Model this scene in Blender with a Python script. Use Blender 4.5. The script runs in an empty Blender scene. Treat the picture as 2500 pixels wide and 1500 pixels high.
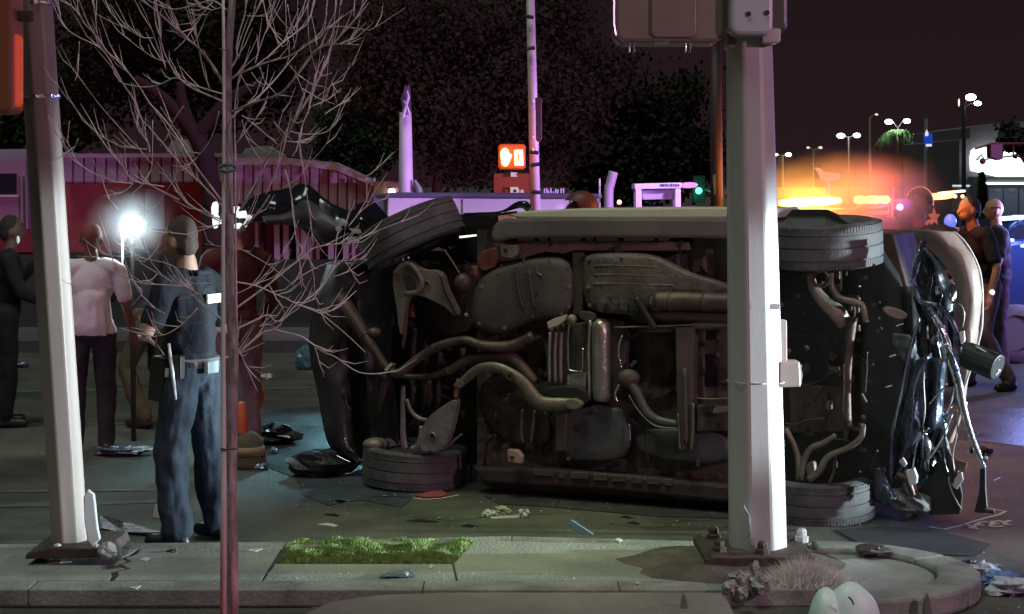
import bpy, bmesh, math, random
from math import sin, cos, pi, radians, sqrt
from mathutils import Vector, Matrix, noise
import numpy as np
random.seed(7)
S = bpy.context.scene
COL = S.collection
F = 4000.0; CX = 1250.0; HY = 445.0; CH = 2.0

# ------------------------------------------------------------------ camera
cam = bpy.data.cameras.new('camera'); co = bpy.data.objects.new('camera', cam); COL.objects.link(co)
cam.sensor_width = 36; cam.lens = F / 2500 * 36; cam.shift_y = -(750 - HY) / 2500
cam.clip_start = 0.1; cam.clip_end = 900
co.location = (0, 0, CH); co.rotation_euler = (radians(90), 0, 0)
S.camera = co
S.view_settings.view_transform = 'Standard'; S.view_settings.look = 'None'
S.view_settings.exposure = 0; S.view_settings.gamma = 1; S.view_settings.use_curve_mapping = False
S.cycles.volume_step_rate = 1
S.cycles.max_bounces = 6
S.cycles.sample_clamp_indirect = 4

# ------------------------------------------------------------------ night sky
W = bpy.data.worlds.new('World'); S.world = W; W.use_nodes = True
nt = W.node_tree; bg = nt.nodes['Background']
tc = nt.nodes.new('ShaderNodeTexCoord'); sx = nt.nodes.new('ShaderNodeSeparateXYZ'); cr = nt.nodes.new('ShaderNodeValToRGB')
nt.links.new(tc.outputs['Generated'], sx.inputs[0]); nt.links.new(sx.outputs['Z'], cr.inputs[0]); nt.links.new(cr.outputs[0], bg.inputs[0])
cr.color_ramp.elements[0].position = 0.0; cr.color_ramp.elements[0].color = (0.019, 0.0095, 0.0115, 1)
cr.color_ramp.elements[1].position = 0.35; cr.color_ramp.elements[1].color = (0.0035, 0.003, 0.0048, 1)
bg.inputs[1].default_value = 1.0

# faint wide glow of the street lighting overhead: the one sun lamp
sl = bpy.data.lights.new('street_glow', 'SUN'); so = bpy.data.objects.new('street_glow', sl); COL.objects.link(so)
sl.energy = 1.0; sl.angle = radians(25); sl.color = (0.84, 1.0, 0.86)
so.rotation_euler = (radians(15), radians(-12), 0)

def lamp(kind, name, loc, energy, color, size=0.2, target=None, spot=60, blend=0.5):
    l = bpy.data.lights.new(name, kind); o = bpy.data.objects.new(name, l); COL.objects.link(o)
    l.energy = energy; l.color = color; o.location = loc
    if kind in ('POINT', 'SPOT'): l.shadow_soft_size = size
    if kind == 'AREA': l.size = size
    if kind == 'SPOT': l.spot_size = radians(spot); l.spot_blend = blend
    if target is not None:
        o.rotation_euler = (Vector(target) - Vector(loc)).to_track_quat('-Z', 'Y').to_euler()
    return o
# scene, street and emergency lights as unseen lamps, plus added fill spots
lamp('SPOT', 'scene_spot', (10.5, 8.6, 1.25), 9500, (0.74, 0.93, 1.0), 0.12, (0.5, 9.0, 0.9), 17, 0.5)
lamp('SPOT', 'scene_spot', (9.0, 7.0, 1.45), 9500, (0.74, 0.93, 1.0), 0.10, (-2.25, 8.40, 1.05), 10.5, 0.45)  # extra narrow spot, added to whiten the leaning pole's right face
lamp('SPOT', 'signal_light_green', (0.1, 8.9, 6.0), 520, (0.55, 0.74, 0.18), 0.3, (0.0, 9.1, 0), 36, 1.0)
lamp('SPOT', 'rescue_light_teal', (-1.2, 17.5, 2.4), 620, (0.30, 0.78, 0.95), 0.15, (-1.9, 12.6, 0), 22, 0.8)
lamp('SPOT', 'patrol_light_pink', (7.5, 2.5, 4.4), 900, (1.0, 0.55, 0.82), 0.25, (-0.6, 8.0, 2.2), 60, 0.8)
lamp('SPOT', 'violet_spot', (16.0, 15.0, 2.6), 14000, (0.74, 0.36, 1.0), 0.3, (-3, 30, 1.2), 70, 0.9)
lamp('SPOT', 'patrol_light_red', (-13.0, 24.0, 1.8), 1300, (1.0, 0.13, 0.14), 0.3, (-9, 60, 5), 110, 0.8)
lamp('SPOT', 'patrol_light_crimson', (3.0, 26.5, 2.0), 220, (1.0, 0.26, 0.14), 0.3, (-1, 45, 7), 110, 0.9)
lamp('SPOT', 'violet_spot', (5.2, 16.8, 3.4), 2000, (0.66, 0.40, 1.0), 0.3, (-.9, 22.5, .6), 62, 0.8)  # second violet spot, added near the trailer to brighten it
lamp('SPOT', 'shirt_fill_magenta', (-6.5, 3.0, 2.6), 420, (1.0, 0.42, 0.75), 0.3, (-3.1, 12.0, 1.3), 26, 0.8)  # added spot that tints the white shirt lilac, no known source
lamp('POINT', 'trunk_red_fill', (-0.98, 6.55, 0.08), 0.9, (1.0, 0.05, 0.06), 0.08)  # red point added by the trunk foot to redden it
lamp('SPOT', 'street_lamp_warm', (3.2, 1.2, 5.5), 75, (1.0, 0.56, 0.36), 0.5, (0.6, 10.2, 0.9), 60, 0.7)
lamp('SPOT', 'patrol_light_blue', (11.0, 18.5, 1.8), 900, (0.25, 0.25, 1.0), 0.2, (2.5, 14.5, 0.6), 70, 0.7)

# ------------------------------------------------------------------ helpers
def P(x, y, d): return Vector(((x - CX) / F * d, d, CH - (y - HY) / F * d))
def G(x, y, z=0.0):
    d = (CH - z) * F / (y - HY); return Vector(((x - CX) / F * d, d, z))
def px(n, d): return n * d / F

MATS = {}
def mat(name, c, rough=0.7, metal=0.0, c2=None, scale=6.0, bump=0.0, bscale=None, emit=None, es=0.0, trans=0.0, coat=0.0, alpha=None, detail=5, stretch=None):
    if name in MATS: return MATS[name]
    m = bpy.data.materials.new(name); m.use_nodes = True; t = m.node_tree; b = t.nodes['Principled BSDF']
    b.inputs['Base Color'].default_value = (*c, 1); b.inputs['Roughness'].default_value = rough; b.inputs['Metallic'].default_value = metal
    b.inputs['Coat Weight'].default_value = coat
    if trans: b.inputs['Transmission Weight'].default_value = trans
    if emit: b.inputs['Emission Color'].default_value = (*emit, 1); b.inputs['Emission Strength'].default_value = es
    if c2 or bump:
        tcn = t.nodes.new('ShaderNodeTexCoord'); src = tcn.outputs['Object']
        if stretch:
            mp = t.nodes.new('ShaderNodeMapping'); mp.inputs['Scale'].default_value = stretch; t.links.new(src, mp.inputs[0]); src = mp.outputs[0]
        n = t.nodes.new('ShaderNodeTexNoise'); n.inputs['Scale'].default_value = scale; n.inputs['Detail'].default_value = detail; n.inputs['Roughness'].default_value = 0.62
        t.links.new(src, n.inputs['Vector'])
    if c2:
        r = t.nodes.new('ShaderNodeValToRGB'); r.color_ramp.elements[0].position = 0.36; r.color_ramp.elements[1].position = 0.66
        r.color_ramp.elements[0].color = (*c, 1); r.color_ramp.elements[1].color = (*c2, 1)
        t.links.new(n.outputs['Fac'], r.inputs[0]); t.links.new(r.outputs[0], b.inputs['Base Color'])
        mr = t.nodes.new('ShaderNodeMapRange'); mr.inputs[3].default_value = max(0.05, rough - 0.12); mr.inputs[4].default_value = min(1, rough + 0.12)
        t.links.new(n.outputs['Fac'], mr.inputs[0]); t.links.new(mr.outputs[0], b.inputs['Roughness'])
    if bump:
        n2 = t.nodes.new('ShaderNodeTexNoise'); n2.inputs['Scale'].default_value = bscale or scale * 4; n2.inputs['Detail'].default_value = 4
        t.links.new(src, n2.inputs['Vector'])
        bp = t.nodes.new('ShaderNodeBump'); bp.inputs['Strength'].default_value = bump; bp.inputs['Distance'].default_value = 0.02
        t.links.new(n2.outputs['Fac'], bp.inputs['Height']); t.links.new(bp.outputs[0], b.inputs['Normal'])
    MATS[name] = m; return m

def newobj(name, verts, faces, m, parent=None, smooth=False, bevel=0.0, kind=None, label=None):
    me = bpy.data.meshes.new(name)
    off = Vector(parent.matrix_world.translation) if (parent is not None and False) else None
    me.from_pydata([tuple(v) for v in verts], [], faces); me.update()
    o = bpy.data.objects.new(name, me); COL.objects.link(o)
    for mm in (m if isinstance(m, (list, tuple)) else [m]): me.materials.append(mm)
    if smooth: me.polygons.foreach_set('use_smooth', [True] * len(me.polygons))
    if parent is not None:
        o.parent = parent; o.location = -root_loc(parent)
    if bevel:
        b = o.modifiers.new('bevel', 'BEVEL'); b.width = bevel; b.segments = 2; b.limit_method = 'ANGLE'; b.angle_limit = radians(35)
    if kind: o['kind'] = kind
    if label: o['label'] = label
    return o
def root_loc(p):
    v = Vector((0, 0, 0))
    while p is not None: v = v + Vector(p.location); p = p.parent
    return v
def thing(name, label, cat, loc=(0, 0, 0), group=None):
    o = bpy.data.objects.new(name, None); COL.objects.link(o); o.location = loc; o.empty_display_size = 0.1
    o['label'] = label; o['category'] = cat
    if group: o['group'] = group
    return o
def tag(o, label, cat, group=None):
    o['label'] = label; o['category'] = cat
    if group: o['group'] = group
    return o

class M:
    """collects faces of one mesh"""
    def __init__(s): s.v = []; s.f = []
    def add(s, v, f):
        n = len(s.v); s.v += [Vector(a) for a in v]; s.f += [tuple(n + i for i in a) for a in f]; return s
    def box(s, c, size, rot=None):
        c = Vector(c); x, y, z = [a / 2 for a in size]
        vs = [Vector((i * x, j * y, k * z)) for k in (-1, 1) for j in (-1, 1) for i in (-1, 1)]
        if rot is not None: vs = [rot @ v for v in vs]
        return s.add([c + v for v in vs], [(0, 2, 3, 1), (4, 5, 7, 6), (0, 1, 5, 4), (1, 3, 7, 5), (3, 2, 6, 7), (2, 0, 4, 6)])
    def tube(s, pts, rad, n=8, flat=None, cap=True):
        pts = [Vector(p) for p in pts]
        if not isinstance(rad, (list, tuple)): rad = [rad] * len(pts)
        base = len(s.v); up = None
        for i, p in enumerate(pts):
            t = (pts[min(i + 1, len(pts) - 1)] - pts[max(i - 1, 0)])
            t = t.normalized() if t.length > 1e-9 else Vector((0, 0, 1))
            if up is None:
                up = Vector((0, 1, 0)) if abs(t.y) < 0.9 else Vector((1, 0, 0))
            a = (up - t * up.dot(t)).normalized(); up = a; b = t.cross(a)
            fa = 1.0 if flat is None else flat
            for k in range(n):
                w = 2 * pi * k / n; s.v.append(p + (a * cos(w) * fa + b * sin(w)) * rad[i])
        for i in range(len(pts) - 1):
            for k in range(n):
                q = base + i * n; s.f.append((q + k, q + (k + 1) % n, q + n + (k + 1) % n, q + n + k))
        if cap:
            s.f.append(tuple(base + k for k in reversed(range(n)))); e = base + (len(pts) - 1) * n; s.f.append(tuple(e + k for k in range(n)))
        return s
    def lathe(s, prof, c, axis, n=24, closed=False, ref=None):
        """prof: (r, h) along axis"""
        c = Vector(c); ax = Vector(axis).normalized(); r0 = Vector((1, 0, 0)) if abs(ax.x) < 0.8 else Vector((0, 1, 0))
        a = (r0 - ax * r0.dot(ax)).normalized(); b = ax.cross(a); base = len(s.v); m = len(prof)
        for k in range(n):
            w = 2 * pi * k / n
            for (r, h) in prof: s.v.append(c + ax * h + (a * cos(w) + b * sin(w)) * r)
        for k in range(n):
            k2 = (k + 1) % n
            for j in range(m if closed else m - 1):
                j2 = (j + 1) % m; s.f.append((base + k * m + j, base + k2 * m + j, base + k2 * m + j2, base + k * m + j2))
        return s
    def sphere(s, c, r, n=12, m=8):
        c = Vector(c); r = Vector(r) if not isinstance(r, (int, float)) else Vector((r, r, r)); base = len(s.v)
        for i in range(m + 1):
            ph = pi * i / m
            for k in range(n):
                w = 2 * pi * k / n; s.v.append(c + Vector((r.x * sin(ph) * cos(w), r.y * sin(ph) * sin(w), r.z * cos(ph))))
        for i in range(m):
            for k in range(n): s.f.append((base + i * n + k, base + (i + 1) * n + k, base + (i + 1) * n + (k + 1) % n, base + i * n + (k + 1) % n))
        return s
    def prism(s, front, back):
        n = len(front)
        area = sum(front[i].x * front[(i + 1) % n].z - front[(i + 1) % n].x * front[i].z for i in range(n))
        fr = list(range(n)); 
        f = [tuple(fr) if area > 0 else tuple(reversed(fr))]
        f.append(tuple(n + i for i in (reversed(fr) if area > 0 else fr)))
        for i in range(n):
            j = (i + 1) % n
            f.append((j, i, n + i, n + j) if area > 0 else (i, j, n + j, n + i))
        return s.add(list(front) + list(back), f)
    def obj(s, name, m, parent=None, **k): return newobj(name, s.v, s.f, m, parent, **k)

def slab(poly, d, th):
    """outline traced at distance d, real thickness th going back"""
    fr = [P(x, y, d) for x, y in poly]; return fr, [v + Vector((0, th, 0)) for v in fr]
def slabobj(name, poly, d, th, m, parent=None, bevel=0.0, **k):
    a = M(); a.prism(*slab(poly, d, th)); return a.obj(name, m, parent, bevel=bevel, **k)
def smoothpts(pts, sub=4):
    pts = [Vector(p) for p in pts]; out = []
    for i in range(len(pts) - 1):
        p0 = pts[max(i - 1, 0)]; p1 = pts[i]; p2 = pts[i + 1]; p3 = pts[min(i + 2, len(pts) - 1)]
        for k in range(sub):
            t = k / sub
            out.append(0.5 * ((2 * p1) + (p2 - p0) * t + (2 * p0 - 5 * p1 + 4 * p2 - p3) * t * t + (3 * p1 - p0 - 3 * p2 + p3) * t ** 3))
    out.append(pts[-1]); return out
def lerp(a, b, t): return a + (b - a) * t
def resample(vals, sub):
    out = []
    for i in range(len(vals) - 1):
        for k in range(sub): out.append(lerp(vals[i], vals[i + 1], k / sub))
    out.append(vals[-1]); return out

# ------------------------------------------------------------------ materials
asphalt = mat('asphalt', (0.056, 0.057, 0.047), 0.62, c2=(0.125, 0.12, 0.092), scale=1.6, bump=0.6, bscale=110)
concrete = mat('concrete', (0.20, 0.215, 0.20), 0.85, c2=(0.36, 0.37, 0.34), scale=1.5, bump=0.4, bscale=60)
kerbmat = mat('kerb_concrete', (0.17, 0.175, 0.16), 0.85, c2=(0.33, 0.33, 0.30), scale=3.5, bump=0.3, bscale=50)
galv = mat('galvanised_steel', (0.46, 0.44, 0.43), 0.5, 0.1, c2=(0.56, 0.54, 0.53), scale=1.6, bump=0.03, bscale=40, stretch=(1, 1, 0.35))
rust = mat('rusty_steel', (0.055, 0.04, 0.036), 0.75, 0.2, c2=(0.10, 0.07, 0.058), scale=20, bump=0.3)
bark = mat('bark', (0.24, 0.19, 0.19), 0.85, c2=(0.62, 0.54, 0.53), scale=22, bump=0.9, bscale=30, stretch=(1, 1, 0.3))
twigm = mat('twig_bark', (0.66, 0.56, 0.56), 0.8, c2=(0.84, 0.75, 0.74), scale=8)
rubber = mat('tyre_rubber', (0.075, 0.072, 0.072), 0.75, c2=(0.14, 0.135, 0.135), scale=7, bump=0.25, bscale=90)
under = mat('underbody_paint', (0.075, 0.057, 0.049), 0.6, 0.1, c2=(0.125, 0.095, 0.08), scale=3, bump=0.2, bscale=40)
underd = mat('underbody_dark', (0.032, 0.026, 0.024), 0.6, 0.1, c2=(0.065, 0.048, 0.042), scale=5, bump=0.3, bscale=24)
plast = mat('black_plastic_shield', (0.055, 0.055, 0.062), 0.5, c2=(0.10, 0.098, 0.10), scale=4, bump=0.25, bscale=16)
shield = mat('undertray', (0.06, 0.05, 0.045), 0.6, c2=(0.105, 0.086, 0.075), scale=3, bump=0.2, bscale=30)
castm = mat('cast_steel', (0.18, 0.16, 0.12), 0.5, 0.4, c2=(0.30, 0.26, 0.20), scale=7, bump=0.22, bscale=60)
exh = mat('exhaust_pipe', (0.075, 0.05, 0.042), 0.5, 0.45, c2=(0.17, 0.125, 0.10), scale=6, bump=0.2, bscale=70)
heat = mat('heat_shield', (0.38, 0.34, 0.30), 0.33, 0.8, c2=(0.52, 0.46, 0.38), scale=10, bump=0.3, bscale=30)
carpaint = mat('pale_body_paint', (0.42, 0.42, 0.33), 0.3, 0.1, coat=0.5, c2=(0.50, 0.50, 0.40), scale=2)
carblack = mat('black_body_paint', (0.018, 0.02, 0.026), 0.22, 0.2, coat=0.8, bump=0.1, bscale=8)
bluesheet = mat('crumpled_blue_black_sheet', (0.07, 0.09, 0.13), 0.28, 0.75, c2=(0.16, 0.19, 0.25), scale=9, bump=0.5, bscale=14)
chrome = mat('bent_bright_trim', (0.62, 0.66, 0.70), 0.2, 0.9, bump=0.4, bscale=18)
panelback = mat('bumper_inner_skin', (0.22, 0.155, 0.13), 0.55, c2=(0.32, 0.23, 0.19), scale=6, bump=0.25, bscale=14)
blackm = mat('black_paint', (0.018, 0.018, 0.02), 0.5, bump=0.1)
white = mat('white_paint', (0.75, 0.75, 0.75), 0.5, c2=(0.6, 0.6, 0.6), scale=3)
glassm = mat('dark_glass', (0.02, 0.025, 0.03), 0.08, 0.0, coat=1.0)
paintw = mat('road_paint', (0.16, 0.16, 0.14), 0.8, c2=(0.08, 0.08, 0.07), scale=14)
chalk = mat('spray_paint', (0.8, 0.8, 0.75), 0.8, c2=(0.5, 0.5, 0.46), scale=30)
# ------------------------------------------------------------------ ground
newobj('parking_lot', [(-120, 21, .008), (120, 21, .008), (120, 120, .008), (-120, 120, .008)], [(0, 1, 2, 3)], mat('unlit_lot_asphalt', (.012, .011, .012), .8, c2=(.02, .018, .018), scale=.6), kind='structure')  # near-black colour stands in for the unlit ground back there
g = newobj('road', [(-300, -15, 0), (300, -15, 0), (300, 600, 0), (-300, 600, 0)], [(0, 1, 2, 3)], asphalt, kind='structure')
def sheet(name, polys, z, m, parent=None, kind=None, **k):
    a = M()
    for p in polys:
        pts = [G(x, y, 0) for x, y in p]; pts = [Vector((v.x, v.y, z)) for v in pts]
        ar = sum(pts[i].x * pts[(i + 1) % len(pts)].y - pts[(i + 1) % len(pts)].x * pts[i].y for i in range(len(pts)))
        a.add(pts, [tuple(range(len(pts))) if ar > 0 else tuple(reversed(range(len(pts))))])
    return a.obj(name, m, parent, kind=kind, **k)
def strokepoly(pts, w):
    """ribbon on the ground following picture points"""
    P3 = [G(x, y) for x, y in pts]; L = []; R = []
    for i, p in enumerate(P3):
        t = (P3[min(i + 1, len(P3) - 1)] - P3[max(i - 1, 0)]).normalized(); n = Vector((-t.y, t.x, 0)) * w * (0.7 + 0.5 * random.random()) * .5
        L.append(p + n); R.append(p - n)
    return L, R
def stroke(name, strokes, w, m, z=0.004, parent=None, kind=None):
    a = M()
    for s in strokes:
        L, R = strokepoly(s, w); n = len(L)
        a.add([Vector((v.x, v.y, z)) for v in L + R], [(i, i + 1, n + i + 1, n + i)[::-1] for i in range(n - 1)])
    return a.obj(name, m, parent, kind=kind)
stroke('road_marking_line', [[(-150, 1203), (120, 1200), (430, 1196)]], 0.10, paintw, kind='structure')
stroke('road_marking_line', [[(-150, 1238), (150, 1234), (440, 1222)]], 0.12, paintw, kind='structure')
stroke('road_marking_line', [[(-200, 962), (110, 955), (600, 950), (760, 948)]], 0.14, paintw, kind='structure')
stroke('road_marking_line', [[(-200, 1040), (200, 1036), (360, 1034)]], 0.10, paintw, kind='structure')
stroke('chalk_outline', [[(2268, 1288), (2305, 1294), (2345, 1285), (2400, 1268), (2440, 1258), (2455, 1250), (2420, 1244), (2395, 1243)]], 0.022, chalk, kind='structure')
stroke('chalk_outline', [[(900, 1216), (960, 1214), (1005, 1218), (1040, 1221), (1080, 1218), (1120, 1210)]], 0.018, chalk, kind='structure')
# sprayed letters on the road
stroke('sprayed_letters', [[(2370, 1292), (2392, 1277), (2412, 1275)], [(2380, 1284), (2402, 1283)], [(2362, 1283), (2378, 1289), (2388, 1294)],
        [(2418, 1288), (2424, 1275), (2446, 1273)], [(2418, 1288), (2450, 1286)], [(2424, 1281), (2440, 1280)],
        [(2448, 1275), (2458, 1283), (2470, 1282)], [(2452, 1277), (2466, 1272)]], 0.03, chalk, kind='structure')
oil = mat('oil_stain', (.018, .018, .017), .75, c2=(.045, .044, .038), scale=5)
sheet('oil_stain', [rnd0 for rnd0 in [[(1180, 1212), (1330, 1204), (1560, 1226), (1760, 1246), (1800, 1268), (1600, 1262), (1350, 1240), (1220, 1232)]]], 0.0045, oil, kind='structure')
sheet('oil_stain', [[(2040, 1296), (2160, 1286), (2300, 1300), (2420, 1330), (2380, 1360), (2220, 1352), (2100, 1330)]], 0.0045, oil, kind='structure')
rq = random.Random(3)
for k_ in range(7):
    x_, y_ = rq.uniform(200, 2400), rq.uniform(1180, 1290); pts_ = [(x_, y_)]
    for _ in range(7): x_ += rq.uniform(15, 60); y_ += rq.uniform(-7, 6); pts_.append((x_, y_))
    stroke('road_crack', [pts_], .008, oil, z=.0052, kind='structure')
stroke('gutter_seam', [[(-100, 1484), (400, 1485), (760, 1484)]], 0.02, blackm, kind='structure')
sheet('wet_patch', [[(600, 1022), (680, 1000), (790, 990), (805, 1060), (850, 1120), (930, 1160), (1010, 1215), (980, 1240), (880, 1222), (800, 1236), (742, 1210), (720, 1168), (650, 1140), (628, 1090), (590, 1060)]], 0.004,
      mat('wet_asphalt', (0.05, 0.06, 0.07), 0.3, c2=(0.10, 0.12, 0.13), scale=2.2, bump=.2, bscale=40), kind='structure')
sheet('wet_patch', [[(2160, 1010), (2700, 990), (2700, 1110), (2200, 1060)]], 0.004, MATS['wet_asphalt'], kind='structure')

SH = 0.08
def Yb(X):
    pts = [(-6, 8.62), (-1.4, 8.72), (-0.25, 8.92), (1.0, 8.78), (1.6, 8.66)]
    if X <= pts[0][0]: return pts[0][1]
    for (a, b), (c, d) in zip(pts, pts[1:]):
        if X <= c: return lerp(b, d, (X - a) / (c - a))
    return pts[-1][1]
YF = 7.72; KW = 0.17
sw = newobj('sidewalk', *(lambda o: ([Vector((x, y, 0)) for x, y in o] + [Vector((x, y, SH - 0.012)) for x, y in o],
      [tuple(range(len(o), 2 * len(o)))] + [(i, (i + 1) % len(o), len(o) + (i + 1) % len(o), len(o) + i) for i in range(len(o))]))
      ([(-6, YF + .01), (2.0, YF + .01), (2.25, 8.2), (2.0, 8.55), (1.6, 8.6), (1.0, 8.7), (-.25, 8.85), (-1.4, 8.65), (-6, 8.55)]), mat('dark_joint', (0.05, 0.055, 0.05), 0.9), kind='structure')
def slabpiece(name, poly, m, z0=-0.0, z1=SH, bevel=0.004):
    """paving piece of plan outline poly (counter-clockwise)"""
    n = len(poly); a = M()
    ar = sum(poly[i][0] * poly[(i + 1) % n][1] - poly[(i + 1) % n][0] * poly[i][1] for i in range(n))
    if ar < 0: poly = poly[::-1]
    v = [(x, y, z0) for x, y in poly] + [(x, y, z1 + random.uniform(-.001, .001)) for x, y in poly]
    a.add(v, [tuple(range(n, 2 * n)), tuple(reversed(range(n)))] + [(i, (i + 1) % n, n + (i + 1) % n, n + i) for i in range(n)])
    return a.obj(name, m, sw, bevel=bevel)
BK = 0.13
crk = [(-1.93, 8.0), (-1.955, 8.08), (-1.90, 8.14), (-1.97, 8.22), (-1.93, 8.30), (-1.985, 8.38), (-1.95, 8.44)]
gap = 0.004
yk = YF + KW + gap
slabpiece('paving_slab', [(-6, yk), (-3.52, yk), (-3.52, Yb(-3.5) - BK), (-6, Yb(-6) - BK)], concrete)
slabpiece('paving_slab', [(-3.5, yk), (crk[0][0] - .01, yk)] + [(x - .014 - .012 * random.random(), y) for x, y in crk] + [(-1.96, Yb(-1.96) - BK), (-3.5, Yb(-3.5) - BK)], concrete)
slabpiece('paving_slab', [(crk[0][0] + .01, yk), (-1.21, yk), (-1.21, Yb(-1.21) - BK), (-1.94, Yb(-1.94) - BK)] + [(x + .008 + .012 * random.random(), y) for x, y in reversed(crk)], concrete)
slabpiece('paving_slab', [(-1.20, yk), (-0.27, yk), (-0.30, 8.24), (-1.19, 8.24)], concrete)
slabpiece('paving_slab', [(-0.262, yk), (0.88, yk), (0.88, Yb(.88) - BK), (-0.18, Yb(-.18) - BK), (-.2, 8.80), (-0.292, 8.25)], concrete)
slabpiece('paving_slab', [(0.892, yk), (1.58, yk), (1.58, Yb(1.58) - BK), (0.892, Yb(.89) - BK)], concrete)
x = -6.0
while x < 1.5:
    x2 = min(x + 0.93, 1.58)
    slabpiece('kerb_stone', [(x, YF), (x2 - .004, YF), (x2 - .004, YF + KW), (x, YF + KW)], kerbmat, bevel=0.006)
    x += 0.93
rampm = mat('ramp_concrete', (0.20, 0.185, 0.16), .85, c2=(0.29, 0.27, 0.235), scale=2, bump=.25, bscale=50)
slabpiece('ramp_slab', [(-.98, 7.0), (-.93, 7.35), (-.84, 7.55), (-.62, 7.67), (-.3, YF - .006), (1.0, YF - .006), (1.0, 7.0)], rampm, z1=SH - .008, bevel=.02)
x = -6.0
while x < 1.5:
    x2 = min(x + 1.2, 1.58)
    if not (x > -1.3 and x2 < -.1) or True:
        slabpiece('kerb_stone', [(x, Yb(x) - BK + .006), (x2 - .004, Yb(x2) - BK + .006), (x2 - .004, Yb(x2)), (x, Yb(x))], kerbmat, bevel=0.006)
    x += 1.2
# rounded nose of the island
nose_c = Vector((1.58, 8.04)); 
def nose(t, r): 
    a = lerp(pi / 2, -pi / 2 - .2, t); return (nose_c.x + cos(a) * r * 1.13, nose_c.y + .0 + sin(a) * r)
NR, NI = 0.62, 0.44
N = 36
arcs = [(0, .33), (.333, .66), (.663, 1.0)]
for t0, t1 in arcs:
    k = 9
    outer = [nose(lerp(t0, t1, i / k), NR) for i in range(k + 1)]; inner = [nose(lerp(t0, t1, i / k), NI) for i in range(k + 1)]
    slabpiece('kerb_stone', outer + inner[::-1], kerbmat, z1=SH + 0.028, bevel=0.018)
slabpiece('paving_slab', [nose(i / 20, NI - .012) for i in range(21)] + [(1.59, nose(1, NI - .012)[1])], concrete)

# grass patch in its square hole
soil = newobj('soil_bed', [(-1.19, 8.25, .04), (-.30, 8.25, .04), (-.20, 8.80, .04), (-1.14, 8.76, .04)], [(0, 1, 2, 3)], mat('soil', (0.035, 0.03, 0.02), 0.95, bump=.5), kind='structure')
gm = mat('grass_blades', (0.14, 0.28, 0.05), 0.6, c2=(0.46, 0.62, 0.22), scale=24)
a = M()
for i in range(80000):
    u = random.random(); v = random.random() ** 0.9
    X = lerp(lerp(-1.18, -1.13, v), lerp(-.31, -.215, v), u); Y = lerp(8.26, 8.78, v)
    if noise.noise(Vector((X * 5, Y * 5, 0))) < -0.6: continue
    h = random.uniform(.03, .075) * (0.75 + .6 * noise.noise(Vector((X * 9, Y * 9, 3)))) ; w = random.uniform(.0014, .003)
    an = random.random() * pi; dx, dy = cos(an) * w, sin(an) * w; lx, ly = random.gauss(0, .016), random.gauss(0, .016)
    b = Vector((X, Y, .04)); a.add([b + Vector((dx, dy, 0)), b - Vector((dx, dy, 0)), b + Vector((lx * .4 - dx * .6, ly * .4 - dy * .6, h * .65)), b + Vector((lx, ly, h))], [(0, 1, 2), (0, 2, 3)])
a.obj('grass', gm, kind='stuff')

# ------------------------------------------------------------------ right hand signal pole
def octprism(c0, r0, c1, r1, rot=pi / 8, n=8, round_=0.0):
    a = M(); vs = []
    for c, r in ((c0, r0), (c1, r1)):
        for k in range(n):
            w = rot + 2 * pi * k / n; vs.append(Vector(c) + Vector((cos(w) * r, sin(w) * r, 0)))
    a.add(vs, [tuple(reversed(range(n))), tuple(range(n, 2 * n))] + [(k, (k + 1) % n, n + (k + 1) % n, n + k) for k in range(n)]); return a
RX, RY = 1.245, 8.30
rp = thing('signal_pole', 'thick grey octagonal signal pole bolted to the near kerb in front of the overturned car', 'pole', (RX, RY, SH))
topz = 2 + (445 - (-60)) / 4000 * 8.3
octprism((RX, RY, 0.14), 0.153, (RX + (1826 - 1850) / 4000 * 8.3, RY, topz), 0.118).obj('shaft', galv, rp, bevel=0.014)
a = M(); a.prism([P(x, y, 8.02) for x, y in [(1722, 1366), (1740, 1361), (1990, 1361), (1990, 1388), (1722, 1390)]], [P(x, y, 8.02) + Vector((0, .54, 0)) for x, y in [(1722, 1366), (1740, 1361), (1990, 1361), (1990, 1388), (1722, 1390)]])
a.obj('base_plate', rust, rp, bevel=0.008)
for (bx, by, bd) in [(1757, 1362, 8.16), (1862, 1366, 8.10), (1957, 1352, 8.40), (1742, 1345, 8.45)]:
    c = P(bx, by, bd); c.z = 0.150
    b = M().lathe([(0, 0), (.036, 0), (.036, .034), (.026, .038), (.026, .062), (.018, .074), (.0, .078)], c, (0, 0, 1), 8); b.obj('anchor_bolt', rust if bx < 1900 else galv, rp)
    M().lathe([(0, -.004), (.052, -.004), (.052, .006), (0, .006)], c, (0, 0, 1), 12).obj('washer', rust, rp)
c = P(1860, 1345, 8.1)
M().box((RX + .06, RY - .155, 1.38), (.05, .012, .03)).obj('inspection_clip', galv, rp)
M().tube([P(1815, 1235, 8.14), P(1828, 1260, 8.14), P(1832, 1300, 8.14), P(1828, 1312, 8.15)], .007, 6).obj('ground_wire', chrome, rp)
M().tube([(RX - .16, RY - .0, 0.995), (RX - .11, RY - .112, .995), (RX, RY - .146, .995), (RX + .11, RY - .112, .995), (RX + .15, RY, .995)], .003, 5).obj('banding_strap', galv, rp)
slabobj('push_button_plate', [(1903, 780), (1921, 783), (1922, 886), (1903, 886)], 8.28, .05, mat('beige_plastic', (0.45, 0.36, 0.33), 0.5), rp, bevel=.004)
jb = slabobj('junction_box', [(1903, 884), (1953, 884), (1956, 945), (1903, 947)], 8.22, .12, MATS['beige_plastic'], rp, bevel=.008)
slabobj('box_cover', [(1951, 887), (1958, 893), (1956, 901), (1960, 915), (1957, 935), (1953, 944)], 8.24, .09, galv, jb)
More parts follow.
